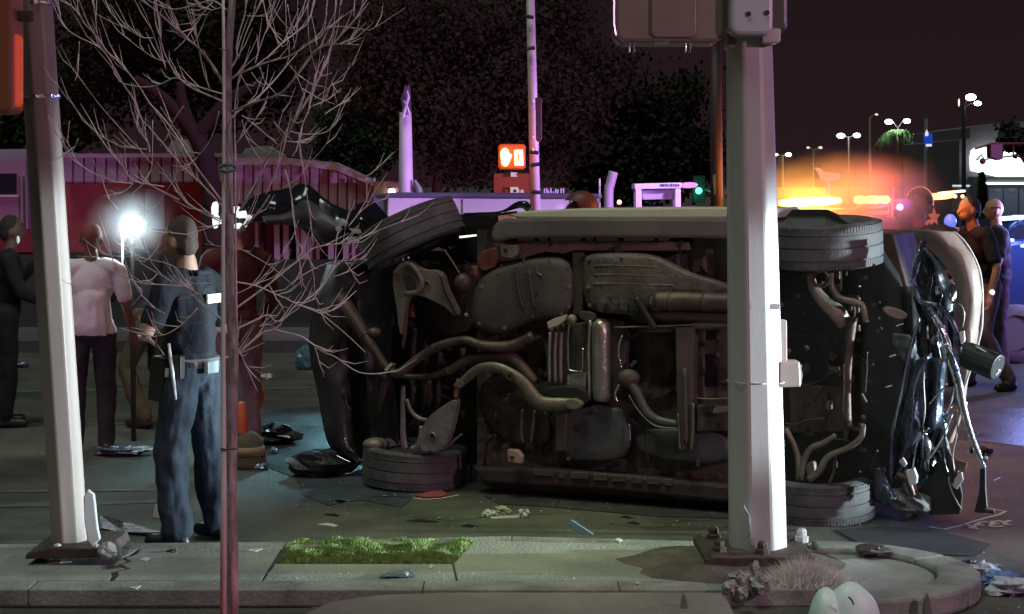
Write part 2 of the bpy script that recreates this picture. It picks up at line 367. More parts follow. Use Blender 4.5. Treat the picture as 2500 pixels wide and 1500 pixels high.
# mortar mound and rubble
def mound(name, cpx, r, h, m, parent=None, n=26, seed=0, **k):
    c = Vector(cpx); a = M(); rings = 5; vs = [c + Vector((0, 0, h))]
    for i in range(1, rings + 1):
        for kx in range(n):
            w = 2 * pi * kx / n; rr = i / rings
            q = Vector((cos(w) * r[0] * rr, sin(w) * r[1] * rr, h * (1 - rr ** 2.2)))
            q *= 1 + .22 * noise.noise(Vector((cos(w) * 2, sin(w) * 2, seed + rr))); vs.append(c + Vector((q.x, q.y, max(q.z, 0) + (.012 * noise.noise(Vector((q.x * 20, q.y * 20, seed))) if i < rings else 0))))
    f = [(0, 1 + kx, 1 + (kx + 1) % n) for kx in range(n)]
    for i in range(rings - 1):
        for kx in range(n):
            p = 1 + i * n; f.append((p + kx, p + n + kx, p + n + (kx + 1) % n, p + (kx + 1) % n))
    a.add(vs, f); return a.obj(name, m, parent, smooth=True, **k)
tag(mound('mortar_footing', (RX - .12, RY - .06, SH), (.56, .42), .055, mat('brown_mortar', (0.07, 0.062, 0.05), 0.95, c2=(0.13, 0.115, 0.09), scale=8, bump=.5)), 'low brown mortar mound spread round the base of the thick grey pole', 'mortar footing')
def chunk(name, c, s, m, seed=0, parent=None, rough=.35, n=10, **k):
    a = M(); a.sphere((0, 0, 0), 1, n, max(5, n * 2 // 3))
    for i, v in enumerate(a.v):
        q = 1 + rough * noise.noise(v * 1.7 + Vector((seed * 7.3, 0, 0))) + rough * .5 * noise.noise(v * 4 + Vector((0, seed * 3.1, 0)))
        a.v[i] = Vector(c) + Vector((v.x * s[0] * q, v.y * s[1] * q, v.z * s[2] * q))
    return a.obj(name, m, parent, smooth=False, **k)
rubb = mat('broken_concrete', (0.22, 0.22, 0.21), 0.95, c2=(0.42, 0.42, 0.40), scale=18, bump=.6)
desc = ['leftmost broken concrete lump at the foot of the thick pole', 'jagged concrete lump in the middle of the rubble under the thick pole base plate', 'upright pale concrete splinter leaning on the base plate of the thick pole', 'small dark concrete lump in front of the rubble under the thick pole', 'rounded concrete lump right of the splinter, below the front bolt of the thick pole']
for i, (x, y, s) in enumerate([(1782, 1440, .035), (1803, 1432, .05), (1838, 1425, .045), (1815, 1452, .028), (1856, 1440, .045)]):
    c = G(x, y + 6, SH); c.z = SH + s * .7
    tag(chunk('concrete_lump', c, (s, s * .8, s * (1.5 if i == 2 else .9)), rubb, i, rough=.8), desc[i], 'rubble', 'rubble at the pole foot')
a = M(); tc0 = G(1960, 1420, SH)
for i in range(3600):
    q = tc0 + Vector((random.gauss(0, .09), random.gauss(0, .05), 0)); h = random.uniform(.04, .13) * max(.2, 1 - abs(q.x - tc0.x) * 4); l = Vector((random.gauss(.02, .05), random.gauss(0, .035), h)); w = .0018
    a.add([q + Vector((w, 0, 0)), q - Vector((w, 0, 0)), q + l], [(0, 1, 2)])
tag(a.obj('dry_grass_tuft', mat('dry_grass', (0.5, 0.5, 0.45), 0.8, c2=(0.8, 0.78, 0.7), scale=30)), 'tuft of dry pale grass growing beside the thick pole base', 'grass tuft')
# signal housings at the top
def rbox(name, x0, y0, x1, y1, d, th, m, parent=None, r=18, bevel=.02, **k):
    pts = []
    for cx, cy, a0 in ((x1 - r, y1 - r, 0), (x0 + r, y1 - r, 90), (x0 + r, y0 + r, 180), (x1 - r, y0 + r, 270)):
        for i in range(5):
            w = radians(a0 + i * 22.5); pts.append((cx + cos(w) * r, cy + sin(w) * r))
    return slabobj(name, pts, d, th, m, parent, bevel=bevel, **k)
hb = mat('housing_taupe', (0.20, 0.16, 0.13), 0.45, c2=(0.26, 0.21, 0.17), scale=2, bump=.08)
ps = thing('pedestrian_signal', 'brown pedestrian signal housing seen from behind, left of the thick pole top', 'pedestrian signal', P(1630, 105, 8.15))
rbox('housing', 1502, -130, 1768, 104, 8.15, .30, hb, ps, r=26)
rbox('back_cover', 1590, -120, 1700, 92, 8.135, .03, hb, ps, r=14, bevel=.006)
M().tube([P(1497, -100, 8.16), P(1497, 60, 8.16), P(1502, 88, 8.16), P(1522, 106, 8.16)], .012, 8).obj('trim_rim', mat('dark_chrome', (0.25, 0.25, 0.26), 0.3, .8), ps)
for x in (1541, 1678):
    for dx in (-5, 6): M().tube([P(x + dx, 98, 8.18), P(x + dx, 128, 8.18)], .007, 6).obj('hanger_bolt', chrome, ps)
slabobj('drain_plate', [(1598, 99), (1632, 98), (1633, 106), (1598, 106)], 8.13, .05, chrome, ps)
pb = thing('traffic_signal_box', 'pale grey signal box with two round holes on top of the thick pole', 'signal box', P(1850, 95, 8.1))
rbox('housing', 1784, -130, 1888, 86, 8.08, .26, mat('pale_housing', (0.42, 0.45, 0.47), 0.35, c2=(0.5, 0.53, 0.55), scale=2), pb, r=20)
rbox('side_casing', 1868, -130, 1924, 80, 8.14, .26, mat('dark_housing', (0.10, 0.085, 0.085), 0.35, bump=.05), pb, r=22)
rbox('bottom_bracket', 1862, 70, 1906, 104, 8.12, .16, galv, pb, r=5, bevel=.004)
for x, y in ((1828, 34), (1873, 31)): M().lathe([(0, 0), (.0125, 0), (.0125, .03), (0, .03)], P(x, y, 8.07), (0, 1, 0), 14).obj('bolt_hole', blackm, pb)
M().box(P(1795, 100, 8.3), (.10, .16, .09)).obj('mounting_collar', hb, pb, bevel=.01)

# ------------------------------------------------------------------ left leaning pole
lp = thing('leaning_pole', 'grey octagonal steel pole leaning left on a bent base at the left edge', 'pole', P(172, 1345, 8.4))
brownpole = mat('weathered_brown_steel', (0.26, 0.21, 0.185), 0.5, .1, c2=(.34, .28, .25), scale=1.6, bump=.04, bscale=40, stretch=(1, 1, .35))
octprism((-2.264, 8.4, .12), .098, (-2.464, 8.4, 3.2), .094, rot=pi / 8 - .525).obj('shaft', brownpole, lp, bevel=.01)
for yy in (10, 237):
    c = P(95 if yy < 100 else 99, yy, 8.4); c.x += 0.0
    octprism(c - Vector((0, 0, .009)), .101, c + Vector((0, 0, .009)), .101, rot=pi / 8 - .35).obj('steel_band', chrome, lp)
    M().tube([c + Vector((-.06, -.1, 0)), c + Vector((-.12, -.12, 0))], .006, 6).obj('band_screw', chrome, lp)
slabobj('base_plate', [(118, 1338), (262, 1340), (272, 1362), (60, 1366), (64, 1352)], 8.2, .42, rust, lp, bevel=.006)
slabobj('bent_cover', [(203, 1214), (214, 1196), (229, 1208), (238, 1290), (244, 1318), (226, 1336), (213, 1322), (205, 1270)], 8.25, .03, white, lp, bevel=.006)
for x in (140, 232): M().lathe([(0, 0), (.02, 0), (.02, .03), (0, .035)], P(x, 1344, 8.25), (0, 0, 1), 6).obj('anchor_bolt', galv, lp)
tag(chunk('concrete_lump', P(262, 1345, 8.15), (.05, .05, .045), rubb, 31, rough=.3), 'smooth pale concrete lump right of the leaning pole base plate', 'rubble')
# orange-lit signal housing hanging at the left edge
th_ = thing('traffic_signal', 'traffic signal housing lit orange at the top left edge', 'traffic signal', P(20, 270, 8.0))
rbox('housing', -60, -140, 30, 278, 8.0, .2, mat('orange_lit_housing', (0.30, 0.10, 0.05), 0.4), th_, r=18)  # orange light put into the housing colour
rbox('lens', -30, 80, 42, 262, 8.03, .12, mat('visor_orange_glow', (0.5, 0.1, 0.04), 0.35, emit=(1, .10, .015), es=.30), th_, r=14)  # visor panel; weak emission stands in for the orange light on it
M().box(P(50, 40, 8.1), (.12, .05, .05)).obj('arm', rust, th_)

# ------------------------------------------------------------------ bare young tree
TD = 7.0
tree = thing('bare_tree', 'slender bare young tree with tangled leafless branches in the foreground', 'tree', G(568, 1588, 0))
stk = thing('tree_stake', 'straight pale stake tied along the left side of the bare tree trunk', 'stake', G(545, 1588, 0))
sp = [(545, 1590), (546, 1200), (545, 900), (545, 600), (547, 300), (546, 80), (544, -60)]
M().tube([P(x, y, TD - .06) for x, y in sp], [.0140, .0130, .0105, .0085, .007, .0065, .006], 10).obj('post', mat('pale_stake', (0.68, 0.60, 0.60), 0.6, c2=(.85, .78, .78), scale=20, stretch=(1, 1, .1)), stk, smooth=True)
M().tube([P(536, 408, TD - .08), P(552, 402, TD - .09), P(572, 404, TD - .07), P(574, 415, TD - .07), P(555, 420, TD - .09), P(537, 416, TD - .08)], .008, 6).obj('tie', mat('teal_strap', (0.08, 0.16, 0.16), .7), stk)
M().tube([P(536, 120, TD - .07), P(560, 124, TD - .08)], .003, 6).obj('tie', blackm, stk)
M().tube([P(538, 1096, TD - .07), P(553, 1098, TD - .08), P(582, 1096, TD - .07)], .003, 6).obj('tie', blackm, stk)
tr = [(568, 1590), (568, 1400), (566, 1200), (567, 1000), (568, 850), (563, 700), (561, 560), (559, 400), (557, 240), (560, 100), (570, -30)]
trr = [16, 14.5, 12.5, 13.5, 15, 12, 11, 9.5, 8.5, 9.5, 8]
trp = smoothpts([P(x, y, TD) for x, y in tr], 4)
rr = resample([px(r, TD) for r in trr], 4)
rr = [r * (1 + .10 * noise.noise(Vector((i * .7, 0, 0)))) for i, r in enumerate(rr)]
M().tube(trp, rr, 12).obj('trunk', bark, tree, smooth=True)
for pts, w in [([(574, 1590), (575, 1300), (573, 1150)], 6)]:
    pass
BR = """
5|580,900;577,700;575,520;574,381;574,260;585,180
4|133,0;145,30;156,64;190,90;230,109;257,130;285,177;300,204;336,264;335,311;361,349;365,373
4.5|147,-5;187,25;206,57;236,91;258,123;289,151;336,206;364,251;391,280;430,330;470,395;548,500
2.5|225,0;232,34;240,91;260,125
2|190,0;190,25
2.5|236,34;270,53;308,70;345,91;372,93
2|251,0;270,30;298,64
2.5|298,83;326,106;351,125;379,143;406,151
2|340,4;355,34;374,83;391,132;406,170
4|381,0;387,47;394,104;409,147;436,189;468,215;506,232;555,252
8|343,0;374,21;411,53;449,89;477,111;506,143;534,185;558,230
4|383,11;421,23;458,17;496,6;525,4;553,25
3|474,0;492,19;513,23
2.5|519,6;496,32;477,62;457,89
3.5|468,21;479,85;485,113;496,170;513,219
2.5|540,19;511,30;496,60;481,98
4|289,198;308,206;355,213;392,206;425,191;449,198;487,213;550,232
2|174,164;187,179;232,242;274,292;302,323;335,359;370,400
1.8|194,102;192,132;185,175
2.6|136,200;157,232;181,260;205,292;237,325;272,347;302,359;359,365
3|118,282;130,313;167,367;201,406;242,430;282,444;324,448
1.8|170,296;166,331;167,367
1.6|191,339;175,377
3|237,329;272,375;302,410;326,442;401,456
6|278,381;314,418;359,448;403,472;438,489
2|324,450;298,470;252,479
1.6|262,480;288,511
2|373,294;371,402;357,440
2|371,260;411,321;432,414;403,472;365,525
2.5|333,260;351,307;363,365
4|351,298;391,341;424,381;448,410;484,442;525,484;557,523
2|391,260;428,315;464,367
2.5|535,272;525,313;504,357;474,391;448,410
2|448,260;428,288;411,323
4|389,418;424,454;460,501;504,519;550,542
5|600,0;598,34;585,79;578,113;578,142;562,170
2.5|642,0;619,42;597,91;583,143
2.5|642,0;653,47;672,87;680,113
6|556,200;570,189;597,175;644,155;682,145;714,134;757,104;785,83;804,68;842,66;904,75
1.5|904,73;936,55;989,19
4|651,143;691,104;729,75;753,53;766,0
2.5|706,85;725,60;753,11
2.2|602,39;663,41
5|560,300;578,274;625,242;672,194;700,160;717,140
6|562,275;615,253;682,230;715,196;748,151;774,121;814,109;876,110
5|729,279;763,223;785,177;800,142;810,113;849,68;878,30;887,0
3|751,279;766,217;774,175;791,136
1.8|782,264;795,208;802,147
2.2|800,0;793,70
2.2|819,0;815,66;802,111
2|832,0;825,66;815,104
2|866,73;849,108
2|865,9;864,43
2|697,0;700,85;704,121
2|702,11;712,72;721,121
2|727,0;725,85;714,121
2|751,15;755,104;772,177
1.8|759,32;774,104
2|657,0;665,47;680,113
2.5|623,155;638,106;651,72;683,0
1.5|872,145;842,179;800,217;766,243
3|793,279;827,257;857,245
1.8|812,202;823,257
2.4|759,260;789,249;817,232
2|725,187;748,245
2|708,160;729,185;765,206
2|587,183;615,230
2|634,164;649,208
2|614,177;642,217
6|742,262;718,296;698,337;651,389;639,422;617,466;585,515
4.5|698,335;690,373;671,426;649,474
3|706,319;732,327;779,327;807,315;831,280
2.6|700,345;746,349;764,339
3|758,260;738,309;732,369;742,422;750,482;762,559
3|696,414;712,482;722,559
2.5|591,282;631,313;680,355
2|591,292;601,335;631,383;645,401
2.5|649,260;617,300;578,349
3|952,480;894,505;851,553
2|868,488;841,553
7|659,476;627,523;570,575
1.4|807,317;797,351;762,393;726,436;686,462
2.2|924,406;910,422;894,430
1.8|669,296;690,337
1.8|692,266;680,309
5|570,757;648,701;704,655;745,624;769,605;819,596;853,594
3|868,590;881,583;943,555;986,540
3.2|718,540;725,600;738,673
3|758,540;766,602
2.6|572,720;621,695;667,648;695,611
2|574,602;617,624;667,655;710,692
4|572,688;624,698;676,720;732,745;782,766;807,785;838,810;893,861
3|782,766;819,754;870,710
5|572,806;624,782;655,769;673,785;695,776;717,751;741,741;772,729
5|540,876;586,859;633,819;664,807;701,813;741,825;788,859;819,872;875,909;932,913
4|633,797;658,794;686,810
3.5|751,732;782,704;813,658;819,630;822,580;835,559
2.4|769,847;791,921
2.4|751,621;766,673;769,714;782,766
2.2|658,698;698,769
2|576,850;590,869;614,924;630,958
1.6|599,890;658,921
2.5|713,695;738,673;803,642;896,633
2|896,633;850,664;813,676
2.2|844,639;869,683
2|875,599;844,633;819,645
2.4|185,625;236,629;270,625;354,632;421,649;448,679;478,716
2|246,575;270,625;290,669
3|276,669;317,682;354,693;404,696;455,701;485,720
2.2|371,659;421,689
2|320,686;347,713;320,748
2|384,669;371,682;350,693
3|482,720;505,699;545,679
5|478,724;505,753;548,785
3|482,753;448,790;404,817;384,812;320,800
2|371,780;387,814
2|404,817;350,827
1.8|354,740;404,767
1.8|276,581;296,598;340,600
1.8|387,602;367,629
1.6|377,565;435,571
2.4|545,546;472,568;451,573
1.6|148,682;189,699;280,701
3|421,450;462,501;548,546
2|499,595;545,603
4|536,878;573,868;606,844;650,807
"""
tw = M(); rnd = random.Random(11)
for bi, line in enumerate(BR.strip().split('\n')):
    w, s = line.split('|'); w = float(w); pts = [tuple(float(q) for q in p.split(',')) for p in s.split(';')]
    # the end nearer the trunk keeps the trunk's distance, the other strays from it
    di = [abs(x - 560) for x, y in pts]; dm = rnd.uniform(-.55, .55)
    P3 = [P(x, y, TD + dm * min(1, dd / 330)) for (x, y), dd in zip(pts, di)]
    sm = smoothpts(P3, 4); n = len(sm)
    near0 = di[0] < di[-1]
    rad = [px(w * .54, TD) * (1 - .55 * ((i / (n - 1)) if near0 else 1 - i / (n - 1))) for i in range(n)]
    M().tube(sm, rad, 6).obj('branch', bark if w > 5 else twigm, tree, smooth=True)
    for q in range(int(len(pts) * (1.0 if w > 2 else .5))):
        i = rnd.randrange(1, n - 1); b = sm[i]; out = 1 if b.x > -1.2 else -1
        L = rnd.uniform(.05, .17); tg_ = (sm[i] - sm[i - 1]).normalized() * (-1 if not near0 else 1); d = (tg_ * 1.1 + Vector((out * rnd.uniform(-.2, .6), rnd.uniform(-.5, .5), rnd.uniform(-.1, .9)))).normalized()
        e = b + d * L * .5 + Vector((0, 0, rnd.uniform(-.006, .01))); f2 = b + d * L + Vector((rnd.uniform(-.015, .015), 0, rnd.uniform(.01, .05)))
        tw.tube([b, e, f2], [.0026, .0018, .0007], 4)
tw.obj('twig', twigm, tree, kind='stuff')
# ------------------------------------------------------------------ overturned car
TH = math.atan(0.422); CN = Vector((sin(TH), cos(TH), 0)); CU = Vector((cos(TH), -sin(TH), 0)); CO = Vector((0, 10.243, 0))
def CP(x, y, off=0.0):
    d = Vector(((x - CX) / F, 1, -(y - HY) / F)); o = Vector((0, 0, CH))
    t = ((CO - o).dot(CN) + off) / d.dot(CN); return o + d * t
car = thing('overturned_car', 'wrecked pale car lying on its side with its rusty underbody facing the street', 'car', (0.5, 10.4, 0))
def cs(name, poly, off, th, m, bevel=.01, parent=car, **k):
    fr = [CP(x, y, off) for x, y in poly]; a = M(); a.prism(fr, [v + CN * th for v in fr]); return a.obj(name, m, parent, bevel=bevel, **k)
def rnd_poly(poly, it=2):
    p = [Vector((x, y)) for x, y in poly]
    for _ in range(it):
        q = []
        for i in range(len(p)):
            a, b = p[i], p[(i + 1) % len(p)]; q += [a * .75 + b * .25, a * .25 + b * .75]
        p = q
    return [(v.x, v.y) for v in p]
def ct(name, pts, r, off, m, n=10, sub=4, flat=None, parent=car, **k):
    if not isinstance(r, (list, tuple)): r = [r] * len(pts)
    offs = off if isinstance(off, (list, tuple)) else [off] * len(pts)
    P3 = [CP(x, y, o) for (x, y), o in zip(pts, offs)]
    a = M(); a.tube(smoothpts(P3, sub), [px(q, 10) for q in resample(list(r), sub)], n, flat=flat); return a.obj(name, m, parent, smooth=True, **k)
def domed(name, poly, off, bulge, m, parent=car, inset=.16, it=2, **k):
    """pressed panel: rounded outline, raised middle with soft shoulders"""
    rp_ = rnd_poly(poly, it); c = Vector((sum(p[0] for p in rp_) / len(rp_), sum(p[1] for p in rp_) / len(rp_))); n = len(rp_)
    rings = [(1, 0.06), (1, 0), (1 - inset * .25, -bulge * .6), (1 - inset * .6, -bulge * .9), (1 - inset, -bulge), (.5, -bulge * 1.08)]
    a = M(); vs = []
    for s, o in rings:
        for x, y in rp_:
            q = CP(c.x + (x - c.x) * s, c.y + (y - c.y) * s, off + o)
            if s < .95: q = q + CN * (.010 * noise.noise(q * 6))
            vs.append(q)
    vs.append(CP(c.x, c.y, off - bulge * 1.1)); f = []
    for r_ in range(len(rings) - 1):
        for i in range(n): f.append((r_ * n + i, r_ * n + (i + 1) % n, (r_ + 1) * n + (i + 1) % n, (r_ + 1) * n + i))
    e = (len(rings) - 1) * n
    for i in range(n): f.append((e + i, e + (i + 1) % n, len(vs) - 1))
    a.add(vs, f); o = a.obj(name, m, parent, smooth=True, **k); return o

# body shell behind the underbody: rounded box 1.5 m deep on its side
def shell():
    a = M(); secs = []
    xs = [(1120, 0), (1180, .0), (1500, .0), (1900, .0), (2150, .0)]
    # cross-section (offset into the body, height)
    prof = [(.30, .10), (.34, 1.70), (.42, 1.79), (.60, 1.83), (1.05, 1.80), (1.35, 1.66), (1.62, 1.50), (1.78, 1.2), (1.80, .5), (1.62, .12), (1.0, .03), (.6, .02)]
    for i, s in enumerate([-.20, .2, .9, 1.5, 1.9, 2.2, 2.38]):
        k = [.92, 1, 1, 1, .98, .92, .78][i]
        for o, z in prof:
            secs.append(CO + CU * (s - (o - .3) * .40 * (i / 6) ** 2) + CN * (o if k == 1 else .3 + (o - .3) * k) + Vector((0, 0, z * (1 if k == 1 else k) + (0 if k == 1 else .04))))
    m = len(prof); f = []
    for i in range(6):
        for j in range(m): f.append((i * m + j, (i + 1) * m + j, (i + 1) * m + (j + 1) % m, i * m + (j + 1) % m))
    f.append(tuple(range(m))); f.append(tuple(6 * m + j for j in reversed(range(m))))
    a.add(secs, f); return a.obj('body_shell', mat('shaded_shell', (.014, .012, .011), .5), car, smooth=False, bevel=.02)  # near-black colour puts shade into the pale car's shell
shell()
# floor pan with pressed swages
a = M(); nx, ny = 150, 40; vs = []
for j in range(ny + 1):
    for i in range(nx + 1):
        x = lerp(1165, 1900, i / nx); y = lerp(560, 1186 + (x - 1165) * .07, j / ny)
        o = .26 + .012 * noise.noise(Vector((x * .012, y * .012, 0))) + .008 * noise.noise(Vector((x * .04, y * .04, 5)))
        if 0.36 < j / ny < .60: o += .05
        o += .014 * (1 if sin(x * .095) > .2 else 0) * (1 if (j % 9) not in (0, 8) else 0)
        vs.append(CP(x, y, o))
a.add(vs, [(j * (nx + 1) + i, (j + 1) * (nx + 1) + i, (j + 1) * (nx + 1) + i + 1, j * (nx + 1) + i + 1) for j in range(ny) for i in range(nx)])
a.obj('floor_pan', under, car, smooth=True)
# front compartment and rear bay backs
cs('front_bay', [(875, 640), (1000, 575), (1180, 560), (1180, 1130), (1120, 1140), (880, 1120), (800, 1060), (790, 720)], .62, .7, underd)
cs('rear_bay', [(1890, 560), (2180, 570), (2215, 700), (2190, 1190), (1890, 1190)], .55, .75, mat('mottled_brown', (.10, .058, .034), .7, c2=(.05, .03, .02), scale=3, bump=.3))  # two browns mixed at random over the bay back
# sills
cs('sill', rnd_poly([(1203, 545), (1240, 531), (1800, 533), (1880, 540), (1880, 585), (1640, 581), (1250, 582), (1212, 592), (1196, 585)], 1), .10, .32, mat('sill_paint', (0.13, 0.115, 0.10), .45, c2=(.19, .165, .145), scale=3), bevel=.02)
cs('upper_door_edge', [(1218, 519), (1420, 509), (1760, 506), (1900, 508), (1900, 533), (1500, 534), (1260, 533)], .22, .55, mat('pale_green_body_paint', (0.74, 0.78, 0.52), .3, coat=.6, c2=(.8, .83, .6), scale=2), bevel=.012)
ct('drip_rail', [(1190, 532), (1230, 522), (1262, 518)], 3, .2, carblack)
for x in [(1262, 1302), (1315, 1335), (1343, 1416), (1430, 1446), (1455, 1507), (1522, 1596), (1606, 1630)]:
    cs('pinch_weld_tab', [(x[0], 577), (x[1], 576), (x[1], 588), (x[0], 589)], .115, .03, under, bevel=.003)
cs('sill_rail', [(1205, 594), (1300, 588), (1680, 590), (1680, 612), (1500, 614), (1400, 612), (1375, 620), (1330, 615), (1265, 634), (1222, 640)], .16, .1, mat('reddish_rail', (0.17, 0.10, 0.085), .6, c2=(.24, .14, .115), scale=4, bump=.2), bevel=.008)
cs('jacking_bracket', [(1218, 600), (1262, 598), (1264, 622), (1248, 632), (1224, 628)], .12, .06, castm, bevel=.006)
M().lathe([(0, 0), (.013, 0), (.013, .03), (0, .03)], CP(1233, 612, .112), CN, 12).obj('bracket_hole', blackm, car)
M().lathe([(0, 0), (.008, 0), (.008, .03), (0, .03)], CP(1343, 599, .15), CN, 12).obj('bolt_hole', blackm, car)
cs('lower_sill', [(1150, 1140), (1380, 1148), (1640, 1172), (1850, 1192), (1850, 1235), (1500, 1200), (1180, 1180)], .14, .4, underd, bevel=.02)
for x in [(1302, 1350), (1362, 1378), (1392, 1436), (1448, 1482), (1492, 1526), (1540, 1566), (1580, 1610), (1622, 1640)]:
    y = 1146 + (x[0] - 1302) * .075
    cs('pinch_weld_tab', [(x[0], y), (x[1], y + 2), (x[1], y + 18), (x[0], y + 16)], .125, .03, shield, bevel=.003)
for (x, y) in [(1253, 1117)]:
    o = cs('tow_bracket', [(1238, 1098), (1262, 1100), (1274, 1116), (1272, 1133), (1240, 1128)], .05, .05, mat('pinkish_bracket', (0.38, 0.25, 0.22), .6, c2=(.45, .3, .27)), bevel=.005)
    M().box(CP(1250, 1117, .045), (.028, .01, .014)).obj('slot', blackm, o)

# undertray and tank panels
domed('engine_undertray', [(1160, 690), (1210, 655), (1290, 632), (1350, 626), (1385, 634), (1400, 665), (1400, 750), (1380, 776), (1300, 782), (1235, 816), (1180, 818), (1145, 790)], .16, .045, shield, inset=.22)
for p in ([(1258, 648), (1264, 700), (1276, 752)], [(1291, 662), (1298, 710), (1306, 755)]):
    ct('undertray_rib', p, 3, .10, shield)
ct('undertray_hook', [(1311, 650), (1312, 666), (1322, 673)], 2.2, .10, castm)
domed('fuel_tank', [(1422, 640), (1432, 620), (1500, 616), (1590, 618), (1640, 640), (1690, 668), (1770, 688), (1790, 702), (1770, 722), (1700, 716), (1600, 718), (1600, 750), (1560, 770), (1450, 764), (1424, 738)], .15, .055, mat('fuel_tank_coat', (0.085, 0.068, 0.055), .5, c2=(.17, .14, .11), scale=6, bump=.4, bscale=30), inset=.2)
for x in (1455, 1484, 1512): cs('tank_foot', rnd_poly([(x, 735), (x + 22, 735), (x + 20, 762), (x + 3, 762)], 1), .075, .05, shield, bevel=.004)
for (x, y) in ((1516, 631), (1619, 665)): M().box(CP(x, y, .09), (.02, .008, .006)).obj('drain_slot', blackm, car)
cs('divider_rail', [(1396, 616), (1424, 616), (1422, 770), (1398, 770)], .17, .06, under, bevel=.008)
ct('transfer_pipe', [(1600, 736), (1660, 736), (1720, 737), (1800, 740)], 24, .10, exh, 14)
ct('transfer_pipe', [(1592, 768), (1660, 770), (1800, 776)], 15, .12, exh, 12)
M().sphere(CP(1606, 739, .09), (.055, .04, .055)).obj('pipe_joint', castm, car, smooth=True)
ct('brace_rod', [(1553, 728), (1575, 765), (1600, 805)], 9, .06, blackm)
ct('brake_line', [(1500, 800), (1600, 797), (1700, 794), (1800, 796)], 2.2, .10, castm)
cs('rear_heat_plate', [(1690, 788), (1770, 786), (1772, 802), (1690, 804)], .10, .03, shield, bevel=.003)
cs('rib_bracket', [(1602, 795), (1660, 800), (1640, 812), (1560, 812)], .13, .04, shield, bevel=.006)

def weld(pts, off, r):
    for (x0, y0), (x1, y1) in zip(pts, pts[1:]):
        p0, p1 = CP(x0, y0, off), CP(x1, y1, off); R0 = px(r, 10)
        M().lathe([(R0 * .9, -.007), (R0 * 1.12, -.004), (R0 * 1.14, .004), (R0 * .9, .007)], p0, p1 - p0, 14, closed=True).obj('weld_seam', exh, car, smooth=True)
weld([(890, 818), (925, 872)], .05, 15); weld([(1060, 850), (1100, 836)], .07, 11); weld([(1173, 843), (1215, 848)], .08, 13); weld([(1095, 905), (1139, 882)], .13, 11); weld([(1720, 737), (1760, 738)], .10, 24); weld([(1640, 736), (1700, 736)], .10, 24)
M().lathe([(.03, -.01), (.062, -.01), (.062, .01), (.03, .01)], CP(950, 905, .03), CP(975, 910, .03) - CP(925, 872, .03), 6, closed=True).obj('pipe_flange', castm, car)
for pts_, o_ in (([(1175, 700), (1215, 665), (1290, 645), (1340, 638), (1384, 650), (1390, 700), (1388, 748), (1370, 765), (1300, 770), (1232, 800), (1170, 790)], .13), ([(1436, 632), (1500, 628), (1560, 628), (1680, 676), (1750, 694), (1436, 700), (1440, 745), (1590, 745), (1660, 708), (1730, 708)], .115)):
    for x, y in pts_: M().lathe([(0, -.002), (.013, -.002), (.013, .004), (.008, .006), (.008, .014), (0, .014)], CP(x, y, o_ - .012), CN, 8).obj('bolt_head', castm, car)
for yy in (650, 672, 694): ct('tank_ridge', [(1450, yy), (1500, yy - 1), (1570, yy + 1), (1600 + (yy - 650), yy + 3)], 3, .095, MATS['fuel_tank_coat'] if 'fuel_tank_coat' in MATS else under)

# ribbed converter group
cs('converter_tray', rnd_poly([(1330, 808), (1400, 790), (1520, 772), (1530, 830), (1520, 975), (1440, 985), (1335, 950)], 1), .17, .08, shield, bevel=.01)
a = M(); pr = [(.0, 0), (.045, .005), (.058, .03), (.061, .10), (.058, .26), (.061, .42), (.054, .49), (.03, .515), (0, .52)]
a.lathe(pr, CP(1470, 982, .13), CP(1467, 775, .13) - CP(1470, 982, .13), 20); a.obj('catalytic_converter', heat, car, smooth=True)
ct('converter_rib', [(1441, 782), (1437, 860), (1440, 975)], 4, .10, heat)
ct('converter_loop', [(1398, 780), (1389, 800), (1387, 840), (1388, 895), (1393, 905), (1415, 907), (1422, 900), (1423, 850)], 2.2, .12, chrome)
for x in (1343, 1357, 1371): ct('cooling_rib', [(x, 812), (x - 2, 870), (x - 1, 935)], 4.5, .13, heat)
for i in range(4): M().lathe([(0, 0), (.012, 0), (.012, .02), (0, .02)], CP(1346 + i * 14, 804 - i * 5, .12), CN, 8).obj('bolt_head', castm, car)
cs('converter_plate', [(1384, 915), (1432, 912), (1430, 968), (1400, 970), (1384, 950)], .13, .04, heat, bevel=.006)
ct('clamp_ring', [(1519, 820), (1511, 845), (1511, 870), (1518, 900)], 2.5, .11, chrome)
ct('clamp_ring', [(1508, 982), (1502, 965), (1508, 945), (1517, 935)], 2.5, .11, chrome)
cs('heat_fin', [(1335, 787), (1352, 778), (1384, 768), (1381, 782), (1362, 795), (1338, 803)], .08, .02, mat('bright_fin', (.62, .52, .47), .4, .2), bevel=.003)
M().sphere(CP(1396, 780, .09), .032).obj('rubber_mount', castm, car, smooth=True)
cs('sensor_cover', rnd_poly([(1408, 760), (1450, 762), (1455, 782), (1420, 786)], 1), .1, .05, exh, bevel=.005)
